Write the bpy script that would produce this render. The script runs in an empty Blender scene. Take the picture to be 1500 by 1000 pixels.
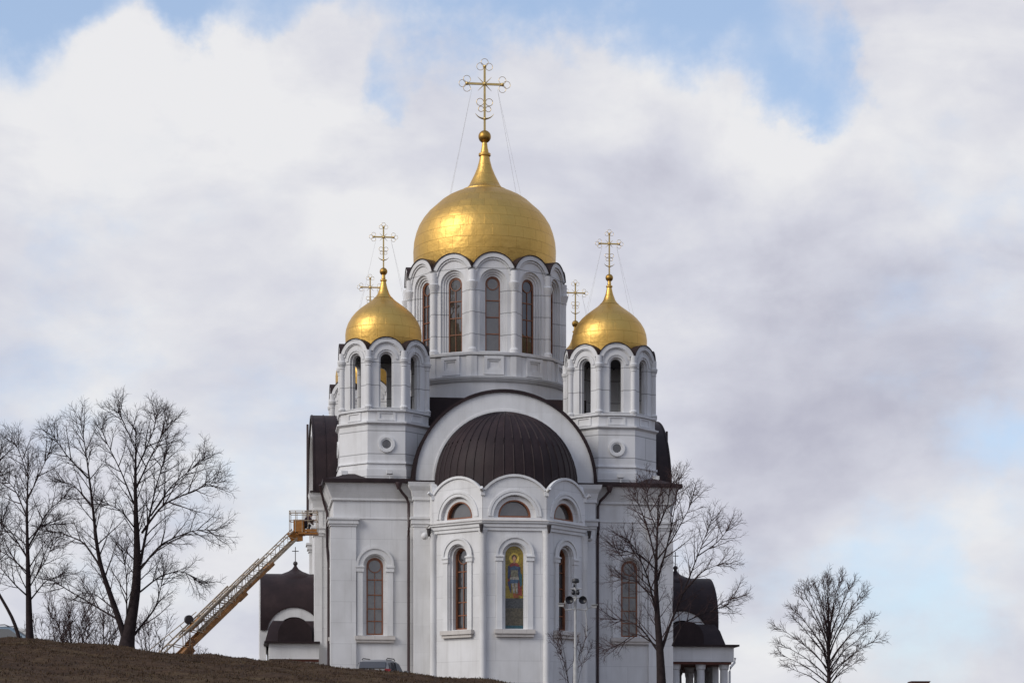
import bpy, bmesh, math, random
import numpy as np
from mathutils import Vector, Matrix
from mathutils.geometry import tessellate_polygon

PI = math.pi
R = math.radians
random.seed(11)
rng = np.random.default_rng(5)
S = bpy.context.scene
COL = S.collection

# ------------------------------------------------------------------ camera, sky, sun
FPX, HY = 3247.0, 1140.0            # focal length and horizon row in photograph pixels (1500 wide)
cam_d = bpy.data.cameras.new("camera")
cam = bpy.data.objects.new("camera", cam_d)
COL.objects.link(cam)
cam.location = (0, 0, 0)
cam.rotation_euler = (R(90), 0, 0)
cam_d.sensor_width = 36.0
cam_d.lens = 36.0 * FPX / 1500.0
cam_d.shift_y = (HY - 500.0) / 1500.0
cam_d.clip_start = 0.5
cam_d.clip_end = 9000
S.camera = cam

SUN_EL, SUN_AZ = R(33), R(-122)      # azimuth from +Y, clockwise positive: behind the camera on the left
sun_dir = Vector((math.sin(SUN_AZ) * math.cos(SUN_EL), math.cos(SUN_AZ) * math.cos(SUN_EL), math.sin(SUN_EL)))
sd = bpy.data.lights.new("sun", 'SUN')
sd.energy = 1.9
sd.angle = R(26)
sd.color = (1.0, 0.95, 0.88)
so = bpy.data.objects.new("sun", sd)
COL.objects.link(so)
so.rotation_euler = sun_dir.to_track_quat('Z', 'Y').to_euler()

S.view_settings.view_transform = 'Standard'
S.view_settings.look = 'None'
S.view_settings.exposure = 0.0
S.view_settings.gamma = 1.0


def pxdir(px, py):
    return Vector(((px - 750) / FPX, 1.0, (HY - py) / FPX)).normalized()


def at(px, py, Y):
    return Vector(((px - 750) / FPX * Y, Y, (HY - py) / FPX * Y))


def build_world():
    w = bpy.data.worlds.new("World")
    S.world = w
    w.use_nodes = True
    nt = w.node_tree
    nt.nodes.clear()
    N = nt.nodes.new
    L = nt.links.new
    out = N('ShaderNodeOutputWorld')
    sky = N('ShaderNodeTexSky')
    sky.sky_type = 'NISHITA'
    sky.sun_disc = False
    sky.sun_elevation = SUN_EL
    sky.sun_rotation = SUN_AZ
    sky.air_density = 1.0
    sky.dust_density = 0.6
    sky.ozone_density = 1.5
    bg1 = N('ShaderNodeBackground')
    bg1.inputs[1].default_value = 0.15
    L(sky.outputs[0], bg1.inputs[0])
    tc = N('ShaderNodeTexCoord')
    d = tc.outputs['Generated']

    def math_(op, a, b=None):
        n = N('ShaderNodeMath')
        n.operation = op
        for i, v in enumerate((a, b)):
            if v is None:
                continue
            if isinstance(v, (int, float)):
                n.inputs[i].default_value = v
            else:
                L(v, n.inputs[i])
        return n.outputs[0]

    wn = N('ShaderNodeTexNoise')
    wn.inputs['Scale'].default_value = 16.0
    wn.inputs['Detail'].default_value = 6
    wn.inputs['Roughness'].default_value = 0.6
    L(d, wn.inputs['Vector'])
    w1 = N('ShaderNodeVectorMath')
    w1.operation = 'SUBTRACT'
    L(wn.outputs['Color'], w1.inputs[0])
    w1.inputs[1].default_value = (0.5, 0.5, 0.5)
    w2 = N('ShaderNodeVectorMath')
    w2.operation = 'MULTIPLY_ADD'
    L(w1.outputs[0], w2.inputs[0])
    w2.inputs[1].default_value = (0.085, 0.085, 0.085)
    L(d, w2.inputs[2])
    dw = w2.outputs[0]

    def blobs(total, lst):
        for px, py, rad, wt in lst:
            dn = N('ShaderNodeVectorMath')
            dn.operation = 'DISTANCE'
            L(dw, dn.inputs[0])
            dn.inputs[1].default_value = pxdir(px, py) if not isinstance(px, Vector) else px
            mr = N('ShaderNodeMapRange')
            mr.interpolation_type = 'SMOOTHSTEP'
            mr.inputs['From Min'].default_value = 0.0
            mr.inputs['From Max'].default_value = rad / FPX
            mr.inputs['To Min'].default_value = wt
            mr.inputs['To Max'].default_value = 0.0
            L(dn.outputs['Value'], mr.inputs['Value'])
            total = math_('ADD', total, mr.outputs[0])
        return total

    def noise(scale, detail, rough, stretch=(1, 1, 1), off=(0, 0, 0), dist=0.0):
        mp = N('ShaderNodeMapping')
        mp.inputs['Scale'].default_value = stretch
        mp.inputs['Location'].default_value = off
        L(d, mp.inputs['Vector'])
        n = N('ShaderNodeTexNoise')
        n.inputs['Scale'].default_value = scale
        n.inputs['Detail'].default_value = detail
        n.inputs['Roughness'].default_value = rough
        n.inputs['Distortion'].default_value = dist
        L(mp.outputs[0], n.inputs['Vector'])
        return n.outputs['Fac']

    n1 = noise(9.0, 7, 0.53, (1, 1, 1.5), (3.1, 0.4, 1.7), 0.25)
    n1b = noise(34.0, 6, 0.55, (1, 1, 1.3), (1.1, 5.4, 2.7), 0.2)
    dens = math_('ADD', n1, math_('MULTIPLY', math_('SUBTRACT', n1b, 0.5), 0.55))
    dens = math_('ADD', math_('MULTIPLY', dens, 0.6), 0.36)
    UP = Vector((0, 0, 1))
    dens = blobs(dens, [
        (450, -50, 150, -0.22), (640, -40, 170, -0.20), (790, -20, 150, -0.20), (10, 10, 170, -0.40), (90, 0, 120, -0.2), (235, -25, 130, -0.34), (330, -10, 150, -0.34), (270, 50, 80, -0.20), (385, 60, 60, -0.22), (210, 120, 50, -0.12),
        (572, 122, 60, -0.30), (520, 60, 70, -0.12), (600, -30, 150, -0.22), (700, 20, 120, -0.14), (780, 60, 100, -0.14),
        (870, 10, 170, -0.28), (1000, 30, 170, -0.30), (1120, 50, 180, -0.33), (1215, 130, 85, -0.30), (1140, 140, 90, -0.26), (1245, 30, 70, -0.22), (1385, 0, 60, -0.30), (1385, 170, 70, -0.16),
        (1470, 650, 120, -0.22), (1280, 835, 160, -0.24), (1390, 820, 110, -0.12), (1400, 910, 110, -0.18), (130, 370, 130, -0.12), (490, 335, 70, -0.10),
        (165, 90, 110, 0.28), (335, 110, 115, 0.34), (470, 80, 120, 0.24), (930, 140, 170, 0.16), (1150, 230, 200, 0.28), (1410, 80, 160, 0.40), (60, 140, 120, 0.16),
        (700, 260, 330, 0.1), (250, 350, 400, 0.06), (1050, 500, 350, 0.14), (UP, None, FPX * 1.05, -0.30), (Vector((0.60, -0.45, 0.66)).normalized(), None, FPX * 1.0, -0.2)])  # last two: clouds thinned out of view, added to darken the gilded domes
    cov = N('ShaderNodeMapRange')
    cov.interpolation_type = 'SMOOTHSTEP'
    cov.inputs['From Min'].default_value = 0.20
    cov.inputs['From Max'].default_value = 0.74
    cov.inputs['To Min'].default_value = 0.46
    L(dens, cov.inputs['Value'])

    n2 = noise(8.0, 7, 0.52, (1, 1, 1.9), (7.3, 2.0, 5.1), 0.35)
    sh = math_('ADD', math_('MULTIPLY', n2, 1.05), 0.13)
    n3 = noise(26.0, 6, 0.55, (1, 1, 2.0), (4.1, 9.0, 2.2), 0.3)
    sh = math_('ADD', sh, math_('MULTIPLY', math_('SUBTRACT', n3, 0.5), 0.30))
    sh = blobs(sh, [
        (1250, 500, 330, -0.30), (1050, 540, 220, -0.14), (1450, 480, 220, -0.14), (1300, 680, 300, -0.06), (1450, 170, 160, -0.14),
        (150, 600, 380, -0.10), (420, 520, 260, -0.06), (1100, 760, 260, -0.10), (1350, 930, 330, -0.04), (250, 260, 160, -0.05), (420, 230, 120, -0.10), (1010, 260, 120, -0.12), (1250, 300, 120, -0.08),
        (330, 110, 180, 0.16), (100, 150, 200, 0.12), (560, 230, 260, 0.12), (860, 150, 200, 0.16), (1200, 210, 200, 0.18), (1400, 60, 150, 0.14), (1400, 340, 240, 0.14), (1100, 390, 200, 0.14), (560, 430, 200, 0.08), (1330, 640, 200, 0.10), (320, 900, 200, 0.08),
        (UP, None, FPX * 1.25, -1.0), (Vector((0.60, -0.45, 0.66)).normalized(), None, FPX * 1.2, -0.8)])  # last two: unseen dark sky, added so the dome tops reflect darker
    shc = N('ShaderNodeMapRange')
    shc.inputs['From Min'].default_value = 0.30
    shc.inputs['From Max'].default_value = 0.80
    L(sh, shc.inputs['Value'])
    ramp = N('ShaderNodeValToRGB')
    cr = ramp.color_ramp
    cr.elements[0].position = 0.0
    cr.elements[0].color = (0.49, 0.495, 0.59, 1)
    cr.elements[1].position = 1.0
    cr.elements[1].color = (0.83, 0.83, 0.85, 1)
    e = cr.elements.new(0.5)
    e.color = (0.65, 0.66, 0.74, 1)
    L(shc.outputs[0], ramp.inputs[0])
    # the veil is brightest round the hidden sun
    glow = blobs(1.0, [(sun_dir, None, FPX * 1.5, 0.5)])
    bg2 = N('ShaderNodeBackground')
    thin = N('ShaderNodeMix')
    thin.data_type = 'RGBA'
    thin.inputs[6].default_value = (0.52, 0.68, 0.96, 1)
    tf = N('ShaderNodeMapRange')
    tf.inputs['From Min'].default_value = 0.4
    tf.inputs['From Max'].default_value = 0.95
    L(cov.outputs[0], tf.inputs['Value'])
    L(tf.outputs[0], thin.inputs[0])
    L(ramp.outputs[0], thin.inputs[7])
    L(thin.outputs[2], bg2.inputs[0])
    L(glow, bg2.inputs[1])
    mix = N('ShaderNodeMixShader')
    L(cov.outputs[0], mix.inputs[0])
    L(bg1.outputs[0], mix.inputs[1])
    L(bg2.outputs[0], mix.inputs[2])
    L(mix.outputs[0], out.inputs[0])


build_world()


# ------------------------------------------------------------------ materials
class NT:
    def __init__(self, name):
        self.m = bpy.data.materials.new(name)
        self.m.use_nodes = True
        self.nt = self.m.node_tree
        self.b = self.nt.nodes['Principled BSDF']

    def N(self, t, **kw):
        n = self.nt.nodes.new(t)
        for k, v in kw.items():
            setattr(n, k, v)
        return n

    def L(self, a, b):
        self.nt.links.new(a, b)

    def coord(self, which='Object', scale=(1, 1, 1)):
        t = self.N('ShaderNodeTexCoord')
        mp = self.N('ShaderNodeMapping')
        mp.inputs['Scale'].default_value = scale
        self.L(t.outputs[which], mp.inputs[0])
        return mp.outputs[0]

    def noise(self, vec, scale, detail=4, rough=0.55):
        n = self.N('ShaderNodeTexNoise')
        n.inputs['Scale'].default_value = scale
        n.inputs['Detail'].default_value = detail
        n.inputs['Roughness'].default_value = rough
        self.L(vec, n.inputs['Vector'])
        return n.outputs['Fac']

    def ramp(self, fac, stops):
        r = self.N('ShaderNodeValToRGB')
        cr = r.color_ramp
        cr.elements[0].position, cr.elements[0].color = stops[0][0], (*stops[0][1], 1)
        cr.elements[1].position, cr.elements[1].color = stops[-1][0], (*stops[-1][1], 1)
        for p, c in stops[1:-1]:
            cr.elements.new(p).color = (*c, 1)
        self.L(fac, r.inputs[0])
        return r.outputs[0]

    def mixc(self, fac, a, b, mode='MIX'):
        n = self.N('ShaderNodeMix', data_type='RGBA', blend_type=mode)
        for sock, v in ((n.inputs[0], fac), (n.inputs[6], a), (n.inputs[7], b)):
            if isinstance(v, (int, float)):
                sock.default_value = v
            elif isinstance(v, tuple):
                sock.default_value = (*v, 1)
            else:
                self.L(v, sock)
        return n.outputs[2]

    def math(self, op, a, b=0.0):
        n = self.N('ShaderNodeMath', operation=op)
        for i, v in enumerate((a, b)):
            if isinstance(v, (int, float)):
                n.inputs[i].default_value = v
            else:
                self.L(v, n.inputs[i])
        return n.outputs[0]

    def color(self, c):
        if isinstance(c, tuple):
            self.b.inputs['Base Color'].default_value = (*c, 1)
        else:
            self.L(c, self.b.inputs['Base Color'])

    def set(self, **kw):
        for k, v in kw.items():
            self.b.inputs[k.replace('_', ' ')].default_value = v

    def bump(self, h, strength, dist):
        n = self.N('ShaderNodeBump')
        n.inputs['Strength'].default_value = strength
        n.inputs['Distance'].default_value = dist
        self.L(h, n.inputs['Height'])
        self.L(n.outputs[0], self.b.inputs['Normal'])


def stone_mat(name, base, row, col, joint, mortar=0.02, offset=0.5):
    """white limestone facing: slabs with thin joints, faint tone per slab, weather streaks"""
    t = NT(name)
    tc = t.N('ShaderNodeTexCoord')
    sp = t.N('ShaderNodeSeparateXYZ')
    t.L(tc.outputs['Object'], sp.inputs[0])
    h = t.math('ADD', sp.outputs[0], sp.outputs[1])
    cb = t.N('ShaderNodeCombineXYZ')
    t.L(h, cb.inputs[0])
    t.L(sp.outputs[2], cb.inputs[1])
    br = t.N('ShaderNodeTexBrick')
    br.offset = offset
    br.inputs['Color1'].default_value = (0.94, 0.94, 0.94, 1)
    br.inputs['Color2'].default_value = (1, 1, 1, 1)
    br.inputs['Mortar'].default_value = (joint, joint, joint, 1)
    br.inputs['Scale'].default_value = 1.0
    br.inputs['Mortar Size'].default_value = mortar
    br.inputs['Mortar Smooth'].default_value = 0.2
    br.inputs['Brick Width'].default_value = col
    br.inputs['Row Height'].default_value = row
    t.L(cb.outputs[0], br.inputs['Vector'])
    n1 = t.noise(t.coord('Object', (0.5, 0.5, 0.35)), 1.2, 6)
    n2 = t.noise(t.coord('Object', (2.6, 2.6, 0.16)), 1.0, 5, 0.6)
    soil = t.ramp(n1, [(0.3, (0.83, 0.825, 0.815)), (0.62, (1, 1, 1))])
    streak = t.ramp(n2, [(0.30, (0.88, 0.875, 0.865)), (0.5, (1, 1, 1))])
    c = t.mixc(1.0, br.outputs[0], soil, 'MULTIPLY')
    c = t.mixc(0.8, c, streak, 'MULTIPLY')
    c = t.mixc(1.0, c, base, 'MULTIPLY')
    t.color(c)
    t.set(Roughness=0.75, Specular_IOR_Level=0.25)
    t.bump(t.noise(t.coord('Object'), 9.0, 4), 0.25, 0.02)
    return t.m


M_WALL = stone_mat('white_stone_wall', (0.71, 0.707, 0.705), 1.25, 2.6, 0.78, 0.016)
M_TOWER = stone_mat('white_stone_tower', (0.71, 0.708, 0.71), 1.38, 60.0, 0.50, 0.032)
M_TRIM = stone_mat('white_stone_trim', (0.73, 0.728, 0.725), 1.6, 3.1, 0.9, 0.012)
M_SILL = stone_mat('weathered_sill_stone', (0.60, 0.565, 0.53), 3.0, 1.4, 0.75, 0.015)


def gold_mat():
    t = NT('gilded_sheet')
    br = t.N('ShaderNodeTexBrick')
    br.offset = 0.5
    tc = t.N('ShaderNodeTexCoord')
    t.L(tc.outputs['UV'], br.inputs['Vector'])
    br.inputs['Color1'].default_value = (0.0, 0.0, 0.0, 1)
    br.inputs['Color2'].default_value = (1, 1, 1, 1)
    br.inputs['Mortar'].default_value = (0.5, 0.5, 0.5, 1)
    br.inputs['Scale'].default_value = 1.0
    br.inputs['Mortar Size'].default_value = 0.013
    br.inputs['Mortar Smooth'].default_value = 0.3
    br.inputs['Brick Width'].default_value = 1.05
    br.inputs['Row Height'].default_value = 0.72
    n = t.noise(t.coord('Object'), 1.3, 5)
    c = t.mixc(n, (0.56, 0.345, 0.09), (0.69, 0.44, 0.13))
    c2 = t.mixc(br.outputs[0], (0.93, 0.93, 0.93), (1.0, 1.0, 1.0))
    c = t.mixc(1.0, c, c2, 'MULTIPLY')
    c = t.mixc(br.outputs['Fac'], c, (0.40, 0.235, 0.06))
    t.color(c)
    t.set(Metallic=1.0)
    r = t.math('MULTIPLY_ADD', br.outputs[0], 0.07)
    r.node.inputs[2].default_value = 0.42
    t.L(r, t.b.inputs['Roughness'])
    # every sheet sits at a slightly different tilt, with the seams raised
    hgt = t.math('ADD', t.math('MULTIPLY', br.outputs['Fac'], 0.4), t.math('MULTIPLY', t.noise(t.coord('Object'), 1.8, 3), 1.2))
    t.bump(hgt, 0.35, 0.09)
    bn = t.b.inputs['Normal'].links[0].from_socket
    cb = t.N('ShaderNodeCombineXYZ')
    for i, f in enumerate((1.0, 7.31, 13.7)):
        t.L(t.math('SUBTRACT', t.math('FRACT', t.math('MULTIPLY', br.outputs[0], f)), 0.5), cb.inputs[i])
    sc = t.N('ShaderNodeVectorMath', operation='MULTIPLY_ADD')
    t.L(cb.outputs[0], sc.inputs[0])
    sc.inputs[1].default_value = (0.055, 0.055, 0.055)
    t.L(bn, sc.inputs[2])
    nz = t.N('ShaderNodeVectorMath', operation='NORMALIZE')
    t.L(sc.outputs[0], nz.inputs[0])
    t.L(nz.outputs[0], t.b.inputs['Normal'])
    return t.m


M_GOLD = gold_mat()


def simple(name, col, rough=0.6, metal=0.0, var=0.15, scale=3.0, spec=0.4, bump=0.0):
    t = NT(name)
    n = t.noise(t.coord('Object'), scale, 5)
    lo = tuple(c * (1 - var) for c in col)
    hi = tuple(min(1, c * (1 + var)) for c in col)
    t.color(t.ramp(n, [(0.3, lo), (0.7, hi)]))
    t.set(Roughness=rough, Metallic=metal, Specular_IOR_Level=spec)
    if bump:
        t.bump(t.noise(t.coord('Object'), scale * 6, 4), 0.4, bump)
    return t.m


def roof_mat():
    t = NT('dark_brown_roof_sheet')
    n = t.noise(t.coord('Object', (1, 1, 0.6)), 1.1, 6, 0.6)
    c = t.ramp(n, [(0.3, (0.017, 0.010, 0.011)), (0.55, (0.026, 0.015, 0.016)), (0.75, (0.040, 0.024, 0.024))])
    t.color(c)
    t.set(Roughness=0.6, Specular_IOR_Level=0.22)
    t.bump(t.noise(t.coord('Object'), 2.5, 3), 0.3, 0.04)
    return t.m


M_ROOF = roof_mat()
M_CROSS = simple('gilded_cross', (0.58, 0.42, 0.17), 0.42, 1.0, 0.12)
M_WOOD = simple('brown_window_wood', (0.20, 0.075, 0.035), 0.5, 0, 0.25, 4)
M_IRON = simple('dark_iron', (0.035, 0.028, 0.028), 0.5, 0.0, 0.2)
M_PIPE = simple('brown_downpipe', (0.045, 0.026, 0.027), 0.5, 0, 0.2)
M_WIRE = simple('steel_wire', (0.50, 0.49, 0.48), 0.6, 0.0)
M_DARK = simple('dim_interior', (0.10, 0.095, 0.10), 0.9)
M_SOFFIT = simple('rust_brown_soffit', (0.14, 0.05, 0.035), 0.7)


def glass_mat(name, col, rough, amp):
    t = NT(name)
    n = t.noise(t.coord('Object', (1, 1, 0.5)), 1.4, 3)
    t.color(t.mixc(n, tuple(c * 0.6 for c in col), tuple(c * 1.5 for c in col)))
    t.set(Roughness=rough, Specular_IOR_Level=0.9, IOR=1.6)
    t.bump(t.noise(t.coord('Object'), 1.2, 2), amp, 0.06)
    return t.m


M_GLASS = glass_mat('window_glass', (0.030, 0.027, 0.028), 0.06, 0.45)
M_GLASS2 = glass_mat('paler_window_glass', (0.085, 0.08, 0.077), 0.1, 0.4)  # paler base colour than the other window panes


# ------------------------------------------------------------------ mesh helpers
def tag(o, label=None, cat=None, group=None, kind=None):
    for k, v in (('label', label), ('category', cat), ('group', group), ('kind', kind)):
        if v:
            o[k] = v
    return o


def empty(name, loc, rz=0.0, parent=None):
    o = bpy.data.objects.new(name, None)
    COL.objects.link(o)
    o.location = loc
    o.rotation_euler = (0, 0, rz)
    o.parent = parent
    return o


def mk(name, bm, mats, parent=None, smooth=None, loc=(0, 0, 0), recalc=True, dz=0.0):
    if recalc:
        bmesh.ops.recalc_face_normals(bm, faces=bm.faces)
    if dz:
        bmesh.ops.translate(bm, verts=bm.verts, vec=(0, 0, dz))
    me = bpy.data.meshes.new(name)
    bm.to_mesh(me)
    bm.free()
    for m in (mats if isinstance(mats, (list, tuple)) else [mats]):
        me.materials.append(m)
    if smooth is not None:
        me.polygons.foreach_set('use_smooth', [True] * len(me.polygons))
        me.set_sharp_from_angle(angle=R(smooth))
    o = bpy.data.objects.new(name, me)
    COL.objects.link(o)
    o.parent = parent
    o.location = loc
    return o


def BM():
    return bmesh.new()


def box(bm, x0, x1, y0, y1, z0, z1, mi=0):
    v = [bm.verts.new((x, y, z)) for z in (z0, z1) for y in (y0, y1) for x in (x0, x1)]
    for q in ((0, 2, 3, 1), (4, 5, 7, 6), (0, 1, 5, 4), (2, 6, 7, 3), (0, 4, 6, 2), (1, 3, 7, 5)):
        bm.faces.new([v[i] for i in q]).material_index = mi
    return v


def obox(bm, c, ax, hx, hy, hz, mi=0):
    """box with its own axes: ax = (ex, ey, ez)"""
    ex, ey, ez = ax
    v = [bm.verts.new(c + ex * (sx * hx) + ey * (sy * hy) + ez * (sz * hz)) for sz in (-1, 1) for sy in (-1, 1) for sx in (-1, 1)]
    for q in ((0, 2, 3, 1), (4, 5, 7, 6), (0, 1, 5, 4), (2, 6, 7, 3), (0, 4, 6, 2), (1, 3, 7, 5)):
        bm.faces.new([v[i] for i in q]).material_index = mi


def loft(bm, rings, closed=True, cap0=True, cap1=True, mi=0):
    vs = [[bm.verts.new(p) for p in r] for r in rings]
    n = len(vs[0])
    for a, b in zip(vs, vs[1:]):
        for i in range(n if closed else n - 1):
            j = (i + 1) % n
            bm.faces.new((a[i], a[j], b[j], b[i])).material_index = mi
    if cap0:
        bm.faces.new(vs[0][::-1]).material_index = mi
    if cap1:
        bm.faces.new(vs[-1]).material_index = mi
    return vs


def frustum(bm, x0, x1, y0, y1, z0, z1, g):
    """box whose top is larger by g on every side"""
    loft(bm, [[(x0, y0, z0), (x1, y0, z0), (x1, y1, z0), (x0, y1, z0)],
              [(x0 - g, y0 - g, z1), (x1 + g, y0 - g, z1), (x1 + g, y1 + g, z1), (x0 - g, y1 + g, z1)]])


def lathe(bm, prof, n=32, cx=0.0, cy=0.0, rot=0.0, cap0=True, cap1=True, uv=False, mi=0):
    rings = []
    for r, z in prof:
        rings.append([(cx + r * math.cos(rot + 2 * PI * i / n), cy + r * math.sin(rot + 2 * PI * i / n), z) for i in range(n)])
    vs = [[bm.verts.new(p) for p in ring] for ring in rings]
    lay = bm.loops.layers.uv.verify() if uv else None
    arc = [0.0]
    for (r0, z0), (r1, z1) in zip(prof, prof[1:]):
        arc.append(arc[-1] + math.hypot(r1 - r0, z1 - z0))
    rm = max(r for r, z in prof)
    for k in range(len(vs) - 1):
        for i in range(n):
            j = (i + 1) % n
            f = bm.faces.new((vs[k][i], vs[k][j], vs[k + 1][j], vs[k + 1][i]))
            f.material_index = mi
            if uv:
                W = round(2 * PI * rm / 1.05) * 1.05
                for lp, (a, b) in zip(f.loops, ((i, k), (i + 1, k), (i + 1, k + 1), (i, k + 1))):
                    lp[lay].uv = (a / n * W, arc[b])
    if cap0 and prof[0][0] > 1e-4:
        bm.faces.new(vs[0][::-1]).material_index = mi
    if cap1 and prof[-1][0] > 1e-4:
        bm.faces.new(vs[-1]).material_index = mi


def tube(bm, pts, r, n=8, mi=0):
    pts = [Vector(p) for p in pts]
    rs = r if isinstance(r, (list, tuple)) else [r] * len(pts)
    rings = []
    for i, p in enumerate(pts):
        t = (pts[min(i + 1, len(pts) - 1)] - pts[max(i - 1, 0)]).normalized()
        ref = Vector((0, 0, 1)) if abs(t.z) < 0.9 else Vector((1, 0, 0))
        a = t.cross(ref).normalized()
        b = t.cross(a)
        rings.append([p + (a * math.cos(2 * PI * k / n) + b * math.sin(2 * PI * k / n)) * rs[i] for k in range(n)])
    loft(bm, rings, mi=mi)


def ball(bm, c, r, u=12, v=8, mi=0, sz=1.0):
    prof = [(max(1e-4, r * math.sin(PI * k / v)), c[2] - sz * r * math.cos(PI * k / v)) for k in range(v + 1)]
    lathe(bm, prof, u, c[0], c[1], cap0=True, cap1=True, mi=mi)


def ringt(bm, c, rad, r, ax, ay, n=16, m=6, mi=0, a0=0.0, a1=2 * PI):
    """torus (or an arc of one) in the plane ax, ay"""
    c, ax, ay = Vector(c), Vector(ax), Vector(ay)
    full = abs(a1 - a0 - 2 * PI) < 1e-6
    az = ax.cross(ay)
    rings = []
    for i in range(n + (0 if full else 1)):
        t = a0 + (a1 - a0) * i / n
        e = ax * math.cos(t) + ay * math.sin(t)
        rings.append([c + e * (rad + r * math.cos(2 * PI * k / m)) + az * (r * math.sin(2 * PI * k / m)) for k in range(m)])
    vs = [[bm.verts.new(p) for p in q] for q in rings]
    cnt = len(vs)
    for i in range(cnt if full else cnt - 1):
        for k in range(m):
            bm.faces.new((vs[i][k], vs[i][(k + 1) % m], vs[(i + 1) % cnt][(k + 1) % m], vs[(i + 1) % cnt][k])).material_index = mi
    if not full:
        bm.faces.new(vs[0][::-1]).material_index = mi
        bm.faces.new(vs[-1]).material_index = mi


def frame_at(cx, cy, a, phi):
    """(s, n, z): s along the wall (to the right seen from outside), n outwards from a wall a away from the centre"""
    nx, ny = math.cos(phi), math.sin(phi)
    tx, ty = -ny, nx

    def f(s, n, z):
        return (cx + nx * (a + n) + tx * s, cy + ny * (a + n) + ty * s, z)
    return f


def plate(bm, outer, holes, n0, n1, M, mi=0):
    polys = [outer] + list(holes)
    flat = [p for q in polys for p in q]
    tris = tessellate_polygon([[Vector((p[0], p[1], 0)) for p in q] for q in polys])
    fr = [bm.verts.new(M(p[0], n0, p[1])) for p in flat]
    bk = [bm.verts.new(M(p[0], n1, p[1])) for p in flat]
    for a, b, c in tris:
        try:
            bm.faces.new((fr[a], fr[b], fr[c])).material_index = mi
            bm.faces.new((bk[c], bk[b], bk[a])).material_index = mi
        except ValueError:
            pass
    o = 0
    for q in polys:
        k = len(q)
        for i in range(k):
            j = (i + 1) % k
            try:
                bm.faces.new((fr[o + i], fr[o + j], bk[o + j], bk[o + i])).material_index = mi
            except ValueError:
                pass
        o += k


def rect(s0, s1, z0, z1):
    return [(s0, z0), (s1, z0), (s1, z1), (s0, z1)]


def arch(hw, z0, zs, r=None, n=14, c=0.0):
    """round-headed outline, bottom z0, springing zs"""
    r = r or hw
    return [(c - hw, z0), (c + hw, z0)] + [(c + r * math.cos(PI * i / n), zs + r * math.sin(PI * i / n)) for i in range(n + 1)]


def scallop(w, z0, zc, r, n=14):
    """facet of half width w closed by a segment of a circle (centre zc, radius r)"""
    a = math.acos(min(1.0, w / r))
    return [(-w, z0), (w, z0)] + [(r * math.cos(a + (PI - 2 * a) * i / n), zc + r * math.sin(a + (PI - 2 * a) * i / n)) for i in range(n + 1)]


def arcband(r0, r1, zc, a0=0.0, a1=PI, n=18, c=0.0):
    o = [(c + r1 * math.cos(a0 + (a1 - a0) * i / n), zc + r1 * math.sin(a0 + (a1 - a0) * i / n)) for i in range(n + 1)]
    q = [(c + r0 * math.cos(a1 - (a1 - a0) * i / n), zc + r0 * math.sin(a1 - (a1 - a0) * i / n)) for i in range(n + 1)]
    return o + q


def disc(r, zc, n=20, c=0.0):
    return [(c + r * math.cos(2 * PI * i / n), zc + r * math.sin(2 * PI * i / n)) for i in range(n)]


# ------------------------------------------------------------------ terrain
CREST_Y = 90.0
_cp = [(-900, 880), (-300, 912), (0, 935), (120, 941), (180, 947), (250, 955), (380, 966), (500, 976), (620, 988), (730, 999), (900, 1016), (1100, 1040), (1500, 1062), (2600, 1080)]
_cx = np.array([(p[0] - 750) / FPX * CREST_Y for p in _cp])
_cz = np.array([(HY - p[1]) / FPX * CREST_Y for p in _cp])


def sst(t):
    t = np.clip(t, 0, 1)
    return t * t * (3 - 2 * t)


def ground_h(X, Y):
    X, Y = np.asarray(X, float), np.asarray(Y, float)
    # the crest keeps its height along the line of sight, so it bends a little with distance
    zc = np.interp(X, _cx, _cz)
    t = np.clip(Y / CREST_Y, 0, 1)
    front = -1.7 + (zc + 1.7) * t ** 1.2
    zb = np.minimum(zc - 0.45, 4.3)
    back = zc + (zb - zc) * sst((Y - CREST_Y - 3) / 8.0)
    far = back + (-1.0 - back) * sst((Y - 190) / 300.0)
    z = np.where(Y < CREST_Y, front, far)
    bumps = 0.05 * np.sin(X * 1.7 + 0.6 * Y) + 0.04 * np.sin(X * 0.63 - Y * 0.9 + 1.0) + 0.03 * np.sin(X * 3.9 + Y * 2.3)
    return z + bumps * np.clip((Y - 5) / 30, 0, 1) * np.where(Y < 105, 1, 0.3)


def gh(x, y):
    return float(ground_h(x, y))


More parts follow.
